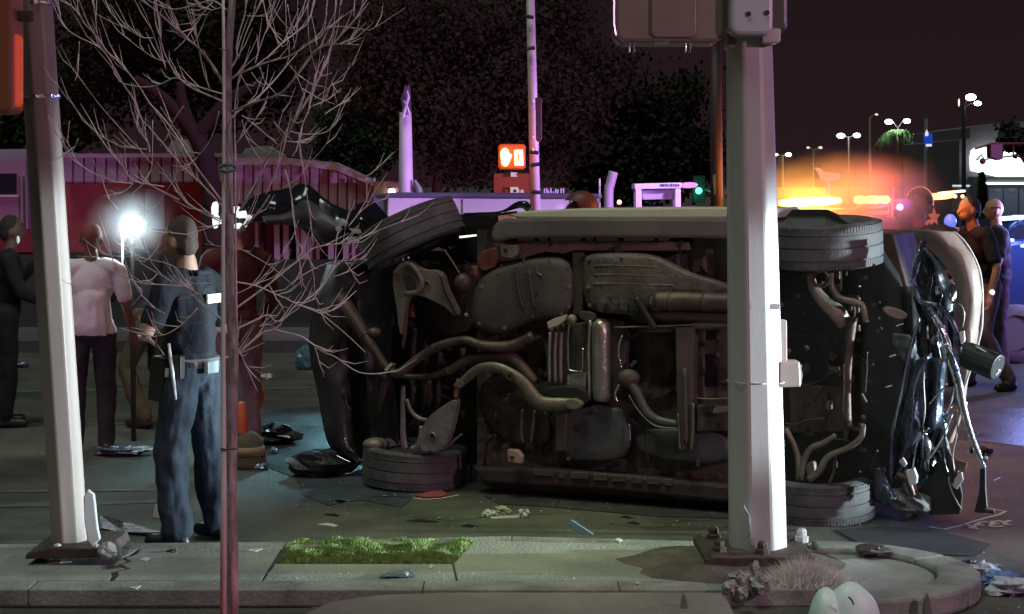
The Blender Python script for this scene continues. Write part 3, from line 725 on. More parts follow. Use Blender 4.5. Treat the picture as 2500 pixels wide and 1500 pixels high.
# round well and beam
domed('spare_wheel_well', [(1500, 800), (1640, 795), (1660, 860), (1655, 960), (1560, 985), (1510, 940)], .22, -.09, underd, inset=.3)
cs('cross_beam', [(1648, 800), (1694, 798), (1692, 1092), (1686, 1100), (1658, 1100), (1655, 1092)], .10, .09, under, bevel=.006)
ct('beam_flange', [(1655, 1010), (1658, 1060), (1660, 1098)], 2, .085, castm); ct('beam_flange', [(1693, 985), (1692, 1050), (1688, 1098)], 2, .085, castm)
ct('beam_ridge', [(1672, 900), (1674, 1000), (1675, 1085)], 6, .085, shield)
ct('brake_hose', [(1522, 915), (1552, 955), (1576, 1003), (1606, 1026), (1655, 1036)], [10, 12, 12, 11, 10], .11, plast, 12)
ct('brake_line', [(1535, 965), (1560, 1005), (1600, 1040), (1655, 1046)], 1.8, .09, castm)
M().sphere(CP(1535, 925, .12), (.07, .05, .06)).obj('differential_boss', under, car, smooth=True)
domed('lower_shield', [(1357, 992), (1509, 984), (1540, 1036), (1540, 1104), (1500, 1128), (1357, 1126)], .19, .04, plast, inset=.12, it=1)
cs('shield_strip', [(1354, 990), (1382, 988), (1382, 1100), (1356, 1104)], .13, .05, shield, bevel=.006)
ct('shield_clip', [(1536, 1036), (1539, 1060), (1538, 1078)], 2, .12, chrome)
domed('rear_shield', [(1550, 1050), (1650, 1045), (1780, 1052), (1790, 1140), (1560, 1118)], .2, .03, plast, inset=.14, it=1)
cs('rear_side_plate', [(1700, 990), (1790, 995), (1790, 1052), (1700, 1055)], .14, .08, shield, bevel=.008)
cs('rear_box', [(1712, 992), (1738, 990), (1738, 1008), (1712, 1010)], .08, .06, blackm, bevel=.004); cs('rear_bracket', [(1740, 999), (1775, 994), (1776, 1006), (1740, 1010)], .09, .04, castm, bevel=.004)
ct('brake_line', [(1700, 972), (1740, 975), (1800, 970)], 1.6, .08, castm)
for p in ([(1276, 1000), (1272, 1050), (1276, 1082)], [(1306, 1002), (1300, 1045), (1296, 1080)]): ct('frame_flange', p, 4, .14, under)
domed('gearbox_shield', [(1160, 950), (1220, 905), (1270, 940), (1300, 990), (1345, 1000), (1345, 1100), (1250, 1090), (1190, 1050)], .24, .02, underd, it=1)
ct('slot_mark', [(1211, 1006), (1211, 1026)], 2, .205, castm)

# subframe: cast arms and pipes
ct('subframe_arm', [(1112, 946), (1136, 927), (1167, 903), (1208, 897), (1246, 912), (1278, 937), (1295, 963), (1322, 985), (1370, 988), (1415, 984)], [8, 11, 13, 14, 15, 18, 22, 20, 19, 12], [.05, .04, .02, 0, 0, .02, .04, .06, .08, .1], castm, 14, flat=.7)
M().lathe([(0, 0), (.026, 0), (.026, -.02), (.013, -.021), (.013, .01), (0, .01)], CP(1247, 918, -.04), CN, 16).obj('bushing', exh, car, smooth=False)
M().lathe([(0, 0), (.02, 0), (.02, -.02), (0, -.02)], CP(1127, 938, .0), CN, 12).obj('bushing', castm, car)
cs('arm_bracket', rnd_poly([(1378, 976), (1402, 974), (1424, 985), (1412, 1000), (1380, 1000)], 1), .05, .06, castm, bevel=.006)
cs('arm_dark_block', rnd_poly([(1322, 948), (1400, 940), (1440, 960), (1435, 990), (1395, 975), (1330, 968)], 1), .09, .08, blackm)
ct('exhaust_pipe', [(825, 730), (856, 768), (890, 818), (925, 872), (950, 905), (975, 910), (1015, 880), (1060, 850), (1100, 836), (1139, 832), (1173, 843), (1215, 848), (1260, 842), (1301, 820)], [26, 22, 15, 12, 12, 12, 11, 11, 11, 12, 13, 14, 14, 13], [.10, .08, .05, .03, .02, .02, .05, .07, .08, .08, .08, .08, .09, .1], exh, 14)
ct('exhaust_pipe', [(975, 918), (1038, 921), (1095, 905), (1139, 882), (1190, 871), (1240, 872), (1268, 890), (1305, 935)], [7, 8, 11, 14, 15, 16, 16, 14], [.12, .13, .13, .12, .12, .12, .12, .13], exh, 14)
ct('exhaust_hanger', [(952, 912), (938, 950), (930, 1005)], [10, 10, 9], [.06, .1, .16], exh, 12)
M().sphere(CP(913, 812, .06), (.05, .04, .035)).obj('exhaust_boss', exh, car, smooth=True)
ct('steering_rod', [(1085, 610), (1105, 640), (1122, 668)], 2, .10, castm); M().sphere(CP(1130, 690, .12), (.055, .05, .06)).obj('engine_mount', exh, car, smooth=True)
ct('red_bracket', [(1158, 650), (1160, 675)], 9, .2, mat('red_primer', (.22, .06, .05), .6)); M().sphere(CP(1138, 770, .12), .016).obj('sensor_tip', castm, car)
cs('engine_block', rnd_poly([(1060, 660), (1160, 640), (1170, 800), (1080, 830), (1050, 760)], 1), .35, .2, mat('engine_dark_red', (.07, .035, .03), .6, bump=.4))
cs('strut_tower', rnd_poly([(1160, 620), (1220, 598), (1220, 650), (1170, 668)], 1), .22, .2, MATS['red_primer'])
for p in ([(1012, 800), (1008, 880), (1010, 980)], [(1040, 830), (1038, 900), (1040, 1000)], [(1130, 850), (1128, 930), (1120, 990)], [(1075, 850), (1070, 940), (1072, 1030)]): ct('coolant_hose', p, [9, 8, 8], .34, underd)

# upper knuckle
def casting(name, poly, holes, off, th, m, **k):
    o = cs(name, rnd_poly(poly, 2), off, th, m, bevel=.012, **k)
    for hx, hy, hr, hz in holes:
        M().lathe([(0, 0), (px(hr, 10), 0), (px(hr, 10), .02), (0, .02)], CP(hx, hy, off - .012), CN, 14).obj('hole', blackm, o)
        r = px(hr * 1.15, 10); M().lathe([(r, -.008), (r * 1.25, -.004), (r * 1.25, .01), (r, .01)], CP(hx, hy, off - .006), CN, 16, closed=True).obj('hole_rim', m, o)
    return o
casting('steering_knuckle', [(960, 665), (975, 640), (997, 634), (1018, 651), (1038, 661), (1062, 659), (1080, 670), (1086, 698), (1102, 732), (1118, 765), (1110, 776), (1090, 752), (1062, 738), (1034, 724), (1004, 720), (990, 738), (984, 775), (980, 825), (972, 800), (968, 750), (958, 700)], [(1044, 692, 5, 0)], .03, .06, castm)
cs('knuckle_window', rnd_poly([(985, 672), (1000, 668), (1014, 688), (1014, 706), (996, 708), (988, 692)], 1), .022, .02, underd, bevel=.003)
ct('knuckle_web', [(966, 668), (980, 650), (1000, 645), (1018, 662), (1030, 690), (1020, 712), (990, 718)], [7, 8, 7, 7, 7, 6, 6], .02, castm)
ct('knuckle_edge', [(1078, 672), (1088, 705), (1104, 740), (1118, 770)], [6, 6, 6, 5], .02, exh)
for (x, y) in ((984, 634), (998, 630)): M().sphere(CP(x, y, .0), .010).obj('bolt_head', chrome, car)
ct('drive_shaft', [(992, 760), (990, 800), (984, 850)], [7, 6, 4], .12, exh)
ct('ball_joint_pin', [(1004, 742), (1008, 775)], [9, 8], .14, MATS['red_primer'])
cs('glare_sliver', [(1121, 577), (1160, 573), (1161, 577), (1122, 582)], .05, .02, mat('bright_glare_strip', (.9, .85, .8), .3, emit=(1, .9, .8), es=1.6), bevel=.001)  # emissive strip draws the glare itself
for p in ([(1050, 612), (1070, 604), (1090, 614)], [(1092, 603), (1118, 600), (1100, 609)]): cs('glass_fragment', p, .3, .01, mat('lilac_glass', (.45, .38, .55), .2), bevel=.001)
# lower A-arm
casting('lower_arm', [(1040, 1022), (1075, 995), (1112, 972), (1116, 990), (1108, 1030), (1094, 1080), (1078, 1102), (1046, 1106), (1024, 1100), (1022, 1065)], [(1056, 1064, 6, 0)], .04, .06, mat('grey_cast', (.17, .16, .16), .5, .3, c2=(.28, .26, .26), scale=8, bump=.3))
gc = MATS['grey_cast']
ct('arm_leg', [(984, 942), (984, 1000), (984, 1060), (990, 1100)], [6, 7, 8, 9], .05, gc, flat=.6)
ct('arm_leg', [(993, 975), (1004, 1005), (1024, 1022), (1042, 1026)], [5, 6, 6, 5], .05, gc)
ct('arm_leg', [(1006, 1096), (1018, 1090), (1026, 1070), (1028, 1040)], [8, 7, 6, 5], .05, gc)
ct('arm_leg', [(1112, 972), (1116, 940), (1118, 925)], [6, 5, 4], .06, mat('orange_rust', (.25, .10, .04), .7))
ct('arm_leg', [(1080, 1100), (1105, 1078), (1128, 1060)], [5, 4, 2], .08, gc)
for x in (1008, 1048): ct('spring_coil', [(x, 930), (x + 3, 960), (x - 1, 990)], [7, 7, 6], .22, exh)
M().sphere(CP(918, 1085, .16), (.09, .07, .045)).obj('brake_caliper', castm, car, smooth=True)
M().lathe([(0, 0), (.012, 0), (.012, .01), (0, .01)], CP(1049, 1105, .03), CN, 10).obj('bolt_hole', blackm, car)

# grime, clips, wires and small fittings over the whole underbody
rc = random.Random(21); cl1 = M(); cl2 = M(); R_ = Matrix((CU, CN, Vector((0, 0, 1)))).transposed()
for i in range(300):
    x = rc.uniform(1000, 1780) if rc.random() < .7 else rc.uniform(1900, 2150); y = rc.uniform(600, 1140)
    off = rc.uniform(.12, .30) if x > 1170 else rc.uniform(.25, .55); c_ = CP(x, y, off); t_ = cl1 if rc.random() < .6 else cl2; k_ = rc.random(); a_ = rc.uniform(0, pi)
    if k_ < .55: t_.box(c_, (rc.uniform(.01, .06), rc.uniform(.01, .05), rc.uniform(.01, .05)), R_ @ Matrix.Rotation(a_ if rc.random() < .3 else 0, 3, 'Y'))
    elif k_ < .85: t_.lathe([(0, 0), (rc.uniform(.006, .016), 0), (.008, .04), (0, .04)], c_, CN, 7)
    else:
        q_ = [c_]; d_ = (CU * rc.uniform(-1, 1) + Vector((0, 0, rc.uniform(-1, 1)))).normalized()
        for _ in range(4): d_ = (d_ + CU * rc.uniform(-.6, .6) + Vector((0, 0, rc.uniform(-.6, .6))) + CN * rc.uniform(-.2, .2)).normalized(); q_.append(q_[-1] + d_ * rc.uniform(.03, .10))
        cl1.tube(smoothpts(q_, 3), rc.uniform(.004, .011), 6)
cl1.obj('underbody_clutter', underd, car, kind='stuff'); cl2.obj('underbody_clutter', under, car, kind='stuff')
# ---- tyres
def tyre(c, axis, R=.345, Wd=.25, lab=None):
    h = Wd / 2; ax = Vector(axis).normalized()
    prof = [(.20, -h * .72), (.235, -h * .92), (.29, -h), (.325, -h * .93), (R - .008, -h * .78)]
    for g_ in (-.45, 0, .45):
        gw = .005; prof += [(R, (g_ * Wd * .62) - gw - .001), (R - .008, g_ * Wd * .62 - gw * .5), (R - .008, g_ * Wd * .62 + gw * .5), (R, g_ * Wd * .62 + gw + .001)]
    prof += [(R - .008, h * .78), (.325, h * .93), (.29, h), (.235, h * .92), (.20, h * .72)]
    a = M(); a.lathe(prof, c, ax, 96)
    o = a.obj('tyre', rubber, car, smooth=True, label=lab)
    o.data.polygons.foreach_set('use_smooth', [False] * len(o.data.polygons))
    b = M(); r0 = Vector((1, 0, 0)) if abs(ax.x) < .8 else Vector((0, 1, 0)); aa = (r0 - ax * r0.dot(ax)).normalized(); bb = ax.cross(aa)
    for k in range(110):
        w = 2 * pi * k / 110; rad = aa * cos(w) + bb * sin(w); tan = -aa * sin(w) + bb * cos(w)
        R3 = Matrix((tan, rad, ax)).transposed()
        for s_ in (-1, 1):
            b.box(Vector(c) + rad * (R - .0075) + ax * s_ * h * .74, (.015, .012, h * .30), R3)
    b.obj('tread_blocks', rubber, o, kind='stuff')
    r_ = M().lathe([(0, -.06), (.06, -.065), (.09, -.05), (.13, -.075), (.185, -.085), (.205, -h * .70), (.21, h * .70), (.19, h * .5), (.10, h * .4), (0, h * .4)], c, ax, 24)
    r_.obj('rim', mat('alloy_rim', (.25, .25, .25), .4, .7), o, smooth=True)
    return o
def off_c(x, y, o): return CP(x, y, o)
def grounded(v): v.z = .13; return v
tyre(grounded(off_c(1012, 1150, .33)), (.04, -.02, 1), lab='black tyre flat on the ground at the left end of the car')
tyre(grounded(off_c(1992, 1240, .33)), (-.02, -.05, 1), lab='black tyre flat on the ground at the right end of the car')
tyre(off_c(1003, 570, .31), (.41, -.12, -.90), .35, .25, lab='raised tyre steered and tilted at the upper left of the car')
tyre(off_c(2010, 592, .31), (-.05, -.08, 1), .35, .27, lab='raised tyre at the upper right of the car beside the pole')

# ---- rear suspension seen between the pole and the right end
ct('trailing_arm', [(1980, 670), (1985, 700), (2010, 735), (2045, 765), (2062, 790)], [9, 12, 17, 22, 20], [.1, .08, .08, .1, .14], castm, 12, flat=.6)
M().lathe([(.035, -.01), (.05, -.01), (.05, .03), (.035, .03)], CP(2003, 682, .07), CN, 18, closed=True).obj('bushing', exh, car)
ct('stabiliser_bar', [(2030, 666), (2031, 700), (2050, 728), (2085, 738), (2106, 748), (2114, 787)], [6, 7, 8, 8, 8, 7], .05, castm, 12)
ct('brake_line', [(2054, 658), (2054, 712)], 2.2, .06, castm)
ct('shock_absorber', [(2080, 775), (2072, 860), (2068, 945), (2070, 1040)], [13, 10, 9, 9], .12, exh, 12)
ct('brake_line', [(2118, 860), (2117, 910), (2113, 960)], 2, .0, chrome); ct('brake_line', [(2061, 890), (2060, 960), (2058, 1010)], 1.6, .04, castm)
cs('bumper_mount', rnd_poly([(2150, 748), (2190, 755), (2215, 772), (2200, 785), (2160, 768)], 1), .1, .08, MATS['bumper_inner_skin'])
for (x, y) in ((2196, 795), (2180, 870), (2170, 945)): cs('clip', [(x - 10, y), (x + 8, y - 6), (x + 8, y - 2), (x - 8, y + 3)], .05, .02, chrome, bevel=.001)
ct('lower_control_arm', [(1918, 1047), (1940, 1090), (1950, 1130), (1952, 1172)], [7, 7, 8, 9], .06, castm, 10)
ct('lower_control_arm', [(2040, 1062), (2010, 1082), (1978, 1096), (1962, 1130), (1955, 1168)], [5, 7, 7, 7, 8], .05, castm, 10)
ct('sway_link', [(2106, 1036), (2102, 1068), (2070, 1094), (2022, 1115), (2000, 1150), (1975, 1172)], [7, 7, 7, 7, 8, 8], .04, castm, 10)
ct('dust_shield_edge', [(2040, 1112), (2036, 1150), (2024, 1182)], [3, 4, 3], .05, exh)
cs('hub_carrier', rnd_poly([(1965, 1135), (1990, 1125), (1990, 1160), (1972, 1175)], 1), .08, .06, castm)
for (x, y) in ((2102, 1040), (2108, 1020), (2074, 1040), (1925, 858), (1970, 850)): M().sphere(CP(x, y, .04), .018).obj('bushing', exh, car)
cs('subframe_plate', [(1925, 940), (2070, 945), (2075, 1055), (1930, 1060)], .3, .1, under)
for (x, y) in ((2100, 1152), (2098, 700)): M().sphere(CP(x, y, .1), .008).obj('bolt_head', chrome, car)

# ---- crushed end on the right: torn skin, beams and sheets. local distances in front of the body
def e_slab(name, poly, off, th, m, bevel=.006, curl=0.0, lab=None, label=None):
    n = len(poly); cx_ = sum(p[0] for p in poly) / n; fr = []
    for x, y in poly: fr.append(CP(x, y, off + curl * ((x - cx_) / 100.0) ** 2 + .02 * noise.noise(Vector((x * .02, y * .02, off)))))
    a = M(); a.prism(fr, [v + CN * th for v in fr]); return a.obj(name, m, car, bevel=bevel, label=lab or label)
def sheetgrid(name, L, R, off, bulge, m, nu=10, amp=.03, lab=None, th=.006, label=None):
    """crumpled metal sheet between two picture edges L and R (same number of points)"""
    Ls = smoothpts([Vector((*p, 0)) for p in L], 5); Rs = smoothpts([Vector((*p, 0)) for p in R], 5); n = len(Ls); vs = []
    for i in range(n):
        for j in range(nu + 1):
            t = j / nu; q = Ls[i].lerp(Rs[i], t)
            o = off - bulge * sin(pi * t) + amp * noise.noise(Vector((q.x * .03, q.y * .012, off * 9))) + amp * .5 * abs(noise.noise(Vector((q.x * .07, q.y * .03, off * 5))))
            vs.append(CP(q.x, q.y, o))
    f = [(i * (nu + 1) + j, (i + 1) * (nu + 1) + j, (i + 1) * (nu + 1) + j + 1, i * (nu + 1) + j + 1) for i in range(n - 1) for j in range(nu)]
    o = newobj(name, vs, f, m, car, smooth=True, label=lab); s = o.modifiers.new('thickness', 'SOLIDIFY'); s.thickness = th; return o
sheetgrid('bumper_skin', [(2222, 560), (2262, 600), (2312, 655), (2335, 710), (2338, 780), (2352, 846)], [(2330, 566), (2358, 594), (2384, 640), (2396, 700), (2396, 790), (2384, 848)], .12, .10, panelback, 12, .03, 'pale brown torn bumper skin curling up at the right end')
sheetgrid('bumper_skin', [(2350, 890), (2343, 940), (2338, 1000), (2320, 1050), (2300, 1090)], [(2372, 890), (2362, 940), (2356, 990), (2344, 1030), (2326, 1080)], .25, .02, panelback, 6, .01)
ct('skin_edge', [(2330, 566), (2358, 594), (2386, 646), (2397, 700), (2397, 790), (2385, 848), (2372, 893), (2360, 930), (2350, 958)], [2, 2.5, 3, 3, 3, 3, 2.5, 2.5, 2], .12, white)
sheetgrid('inner_liner', [(2240, 590), (2238, 640), (2236, 700), (2240, 760), (2260, 800)], [(2262, 606), (2290, 640), (2322, 690), (2336, 708), (2330, 760)], .20, .06, carblack, 8, .05)
sheetgrid('hood_sheet', [(2236, 590), (2228, 640), (2226, 680)], [(2262, 590), (2252, 620), (2240, 670)], .08, .03, bluesheet, 6, .03)
sheetgrid('fender_sheet', [(2236, 880), (2212, 960), (2198, 1030), (2196, 1108)], [(2275, 862), (2272, 950), (2262, 1030), (2240, 1080)], .02, .07, bluesheet, 10, .05, 'dark blue crumpled metal sheet of the crushed right end')
sheetgrid('fender_sheet', [(2276, 872), (2270, 960), (2262, 1060)], [(2312, 880), (2306, 940), (2300, 1040)], .04, .05, bluesheet, 10, .05)
sheetgrid('fender_sheet', [(2190, 1060), (2186, 1110), (2182, 1170)], [(2236, 1095), (2226, 1130), (2222, 1160)], .06, .04, carblack, 8, .04)
sheetgrid('fender_sheet', [(2256, 1080), (2240, 1110), (2228, 1150)], [(2330, 985), (2300, 1060), (2262, 1140)], .12, .05, carblack, 8, .03)
ct('bumper_beam', [(2268, 753), (2298, 807), (2318, 871), (2338, 930), (2350, 990), (2366, 1050), (2386, 1105), (2404, 1143)], [7, 8, 10, 10, 9, 8, 8, 4], -.02, chrome, 8, sub=6, flat=.5, label='bright bent strip running down the crushed right end')
ct('bumper_beam', [(2234, 690), (2246, 735), (2290, 748), (2322, 780), (2340, 825), (2342, 870)], [5, 6, 7, 7, 6, 5], .02, bluesheet, 8, sub=5, flat=.6)
ct('bumper_beam', [(2246, 777), (2229, 830), (2218, 888), (2206, 945), (2190, 1010), (2180, 1069), (2176, 1178)], [4, 5, 6, 7, 6, 6, 4], -.0, bluesheet, 8, sub=5, flat=.6)
ct('bright_edge_strip', [(2246, 777), (2227, 835), (2214, 890), (2203, 948), (2183, 1050)], 1.6, -.06, chrome)  # bright trim, with strips added as white highlight edges
ct('bright_edge_strip', [(2312, 938), (2292, 960), (2268, 988)], 2, -.05, chrome)
ct('bright_edge_strip', [(2270, 1044), (2240, 1080), (2232, 1120), (2228, 1148)], 1.8, -.03, chrome)
ct('bright_edge_strip', [(2342, 895), (2322, 985), (2310, 1010)], 1.6, -.02, white)
ct('bright_edge_strip', [(2325, 1012), (2295, 1080), (2262, 1128)], 2, .0, mat('dull_trim', (.4, .36, .34), .4, .5))
ct('bright_edge_strip', [(2245, 610), (2228, 650), (2224, 690)], 2.4, .02, chrome)
ct('bright_edge_strip', [(2280, 770), (2310, 815), (2326, 860), (2344, 900)], 2, -.04, chrome)
rd = random.Random(5)
for i in range(26):
    t = rd.random(); x = lerp(2262, 2396, t) + rd.uniform(-14, 14); y = lerp(735, 1130, t) + rd.uniform(-14, 14); s = rd.uniform(3, 9)
    M().sphere(CP(x, y, rd.uniform(-.06, .03)), (px(s, 10), .01, px(s * rd.uniform(.5, 1.4), 10)), 6, 4).obj('crumple_lump', rd.choice([chrome, bluesheet, carblack, chrome]), car)
for p in ([(2290, 700), (2300, 720), (2294, 745), (2306, 760)], [(2330, 690), (2318, 712), (2322, 735), (2340, 742)], [(2318, 740), (2345, 745), (2354, 768), (2350, 800)], [(2300, 1010), (2306, 1050), (2304, 1110), (2316, 1165)], [(2338, 1000), (2336, 1060), (2326, 1110), (2330, 1150)],
          [(2260, 870), (2255, 930), (2258, 1000), (2252, 1050)], [(2316, 1165), (2320, 1190), (2336, 1225), (2348, 1244)], [(2340, 1150), (2334, 1175), (2322, 1185)]):
    ct('wire', p, 1.7, -.03, carblack if rd.random() < .5 else MATS['dull_trim'], 6)
e_slab('reflector', [(2282, 700), (2292, 697), (2294, 718), (2284, 722)], -.02, .02, chrome)
e_slab('headlamp_shard', [(2340, 812), (2354, 808), (2356, 834), (2346, 842)], -.02, .03, white)
e_slab('bracket', [(2210, 1150), (2232, 1143), (2240, 1165), (2238, 1182), (2220, 1188)], -.03, .04, mat('bright_bracket', (.75, .8, .82), .25, .3), label='bright white torn bracket')
e_slab('bracket', [(2193, 1128), (2204, 1117), (2214, 1134), (2206, 1142)], -.03, .03, mat('grey_foam', (.45, .44, .45), .8))
sheetgrid('headlight_shell', [(2128, 1145), (2132, 1190), (2140, 1225), (2165, 1240)], [(2160, 1140), (2172, 1180), (2186, 1205), (2196, 1208)], .0, .05, bluesheet, 8, .05, 'crushed shiny lamp shell at the bottom right of the car')
ct('tube_frame', [(2190, 1160), (2214, 1170), (2224, 1195), (2230, 1210)], [8, 9, 7, 5], -.0, exh)
for i, (x, y, s) in enumerate([(2200, 1215, .09), (2236, 1228, .085), (2215, 1240, .06)]):
    c = CP(x, y, .08); chunk('foam_block', c, (s, .08, s * .7), mat('dark_foam', (.12, .12, .12), .9, c2=(.2, .2, .2), scale=9, bump=.3), i, car, rough=.4)
e_slab('splash_guard', [(2244, 1240), (2238, 1205), (2262, 1170), (2280, 1135), (2308, 1112), (2314, 1094), (2324, 1115), (2352, 1128), (2338, 1160), (2350, 1210), (2344, 1256), (2270, 1258)], .10, .03, mat('black_liner', (.02, .019, .02), .7, bump=.3, bscale=15))
e_slab('torn_flap', [(2318, 1118), (2362, 1130), (2356, 1152), (2330, 1158)], .0, .02, mat('maroon_plastic', (.12, .06, .05), .5))
e_slab('torn_flap', [(2330, 1170), (2348, 1152), (2352, 1172), (2336, 1196), (2326, 1190)], -.04, .02, MATS['grey_foam'])
e_slab('bumper_leg', [(2392, 1143), (2406, 1146), (2406, 1190), (2410, 1240), (2404, 1254), (2378, 1252), (2390, 1200)], .02, .05, blackm)
ct('bumper_foot', [(2402, 1246), (2428, 1250)], 5, -.02, rust)
a = M().tube([CP(2358, 866, -.05), CP(2436, 898, -.12)], [.075, .075], 16); o = a.obj('rolled_canister', mat('canister_black', (.010, .010, .012), .55), car, smooth=False, bevel=.008)
ct('canister_rim', [(2382, 846), (2410, 862), (2441, 880)], 1.8, -.13, white)
ct('canister_tip', [(2436, 900), (2424, 918), (2418, 926)], [8, 6, 2], -.1, white)

rt = random.Random(77)
for i in range(16):
    t = rt.random(); cx0 = lerp(2215, 2310, t) + rt.uniform(-16, 18); cy0 = rt.uniform(800, 1150); hh = rt.uniform(30, 90); ww = rt.uniform(10, 30); sk = rt.uniform(-14, 18)
    sheetgrid('torn_sheet', [(cx0 - ww, cy0 - hh), (cx0 - ww * rt.uniform(.4, 1.3) + sk * .5, cy0), (cx0 - ww * .4 + sk, cy0 + hh)], [(cx0 + ww * .5, cy0 - hh * .9), (cx0 + ww * rt.uniform(.6, 1.3) + sk * .5, cy0 + 6), (cx0 + ww * .3 + sk, cy0 + hh * 1.05)], rt.uniform(.06, .30), .03, rt.choice([carblack, bluesheet, carblack, plast]), 6, .07)
sheetgrid('inner_panel', [(2196, 700), (2192, 900), (2176, 1060), (2170, 1180)], [(2262, 700), (2270, 900), (2282, 1040), (2262, 1170)], .34, .04, MATS['shaded_shell'], 10, .06)
# ---- torn front end on the left
def lsheet(name, poly, d, th, m, **k): return slabobj(name, poly, d, th, m, car, bevel=.02, **k)
sheetgrid('crumpled_bonnet', [(598, 497), (650, 476), (700, 466), (742, 454), (762, 464), (800, 494), (850, 520), (890, 512), (915, 540), (948, 548)],
          [(606, 540), (660, 536), (700, 540), (735, 550), (760, 575), (790, 592), (830, 592), (880, 578), (905, 570), (940, 566)], .75, .10, carblack, 12, .06, 'black crumpled bonnet folded up at the left end', th=.02)
sheetgrid('bonnet_inner', [(640, 530), (700, 522), (740, 490), (770, 500), (830, 545)], [(650, 548), (706, 548), (756, 560), (790, 590), (840, 590)], .60, .05, mat('inner_bonnet_grey', (.07, .065, .07), .5, bump=.3), 8, .04)
e_slab('bonnet_hinge', [(868, 500), (884, 494), (906, 520), (930, 545), (898, 552), (880, 530)], .55, .2, carblack)
for i, p in enumerate([[(815, 538), (830, 534), (842, 545), (838, 553), (822, 548)], [(850, 558), (872, 560), (876, 572), (862, 570)], [(842, 582), (868, 578), (882, 590), (850, 592)], [(818, 555), (826, 552), (828, 562), (820, 566)]]):
    e_slab('headlight', p, .40, .05, mat('lamp_glint', (.7, .8, .85), .12, .3), bevel=.004)
sheetgrid('front_fascia', [(800, 640), (775, 720), (756, 800), (757, 870), (772, 945), (796, 1070), (826, 1114), (862, 1132)], [(900, 640), (890, 720), (860, 800), (850, 870), (856, 945), (862, 1040), (872, 1090), (885, 1130)], .45, .12, mat('black_fascia', (.035, .033, .035), .45, c2=(.06, .055, .055), scale=4), 12, .05, 'black front fascia wrapped round the left end', th=.04)
ct('fascia_edge', [(842, 1070), (850, 1092), (865, 1104)], [2, 4, 2], .2, chrome); ct('fascia_edge', [(820, 1112), (840, 1122), (856, 1130)], 2, .34, chrome)
ct('inner_arch', [(842, 955), (846, 985), (856, 1000)], 2, .3, exh)
sheetgrid('wheel_arch_liner', [(880, 640), (860, 700), (870, 800), (890, 900), (900, 1000), (905, 1085)], [(980, 600), (975, 700), (960, 800), (955, 900), (970, 1000), (970, 1085)], .42, -.05, blackm, 8, .03)
ct('radiator_hose', [(812, 790), (800, 850), (815, 920), (835, 980)], [10, 14, 14, 10], .4, exh)
cs('wheel_well_top', [(1130, 520), (1215, 523), (1215, 560), (1165, 640), (1100, 600)], .55, .3, blackm)
ct('roof_rail', [(1125, 527), (1160, 522), (1210, 520), (1235, 514), (1262, 502), (1280, 500), (1292, 512)], [3, 3, 3, 4, 9, 11, 10], .5, carblack)
# ------------------------------------------------------------------ people
skin = mat('skin', (0.33, 0.19, 0.135), 0.55, c2=(0.50, 0.31, 0.23), scale=12)
skind = mat('skin_dark', (0.16, 0.085, 0.06), 0.55)
navy = mat('navy_uniform', (0.006, 0.008, 0.015), 0.85, c2=(0.013, 0.017, 0.028), scale=16, bump=.3, bscale=60)
slate = mat('slate_trousers', (0.012, 0.022, 0.038), 0.8, c2=(0.030, 0.048, 0.075), scale=6, bump=.4, bscale=20)
dark = mat('dark_cloth', (0.03, 0.03, 0.038), 0.85, bump=.3)
shirtw = mat('white_shirt', (0.75, 0.70, 0.74), 0.8, c2=(.8, .76, .79), scale=5, bump=.3, bscale=14)
brownc = mat('tan_turnout', (0.06, 0.045, 0.022), 0.85, c2=(.09, .065, .03), scale=8, bump=.4, bscale=18)
redc = mat('red_turnout', (0.08, 0.018, 0.018), 0.85, bump=.3)
leather = mat('black_leather', (0.02, 0.02, 0.022), 0.4)
khaki = mat('greyish_trousers', (0.16, 0.13, 0.14), 0.85, bump=.3)
hairm = mat('dark_hair', (0.03, 0.02, 0.018), 0.8, bump=.6)
class Body:
    def __init__(s): s.caps = []
    def c(s, a, b, ra, rb, tag, flat=1.0): s.caps.append((Vector(a), Vector(b), ra, rb, tag, flat)); return s
    def e(s, c, r, tag): s.caps.append((Vector(c), None, Vector(r), None, tag, 1.0)); return s
def capmesh(a, A, B, ra, rb, n=14):
    t = (B - A); L = t.length; t = t.normalized() if L > 1e-6 else Vector((0, 0, 1)); prof = []
    for i in range(6): w = -pi / 2 + pi / 2 * i / 5; prof.append((max(ra * cos(w), 1e-4), ra * sin(w)))
    for i in range(1, 6): w = pi / 2 * i / 5; prof.append((max(rb * cos(w), 1e-4), L + rb * sin(w)))
    prof.insert(6, (rb, L)); a.lathe(prof, A, t, n)
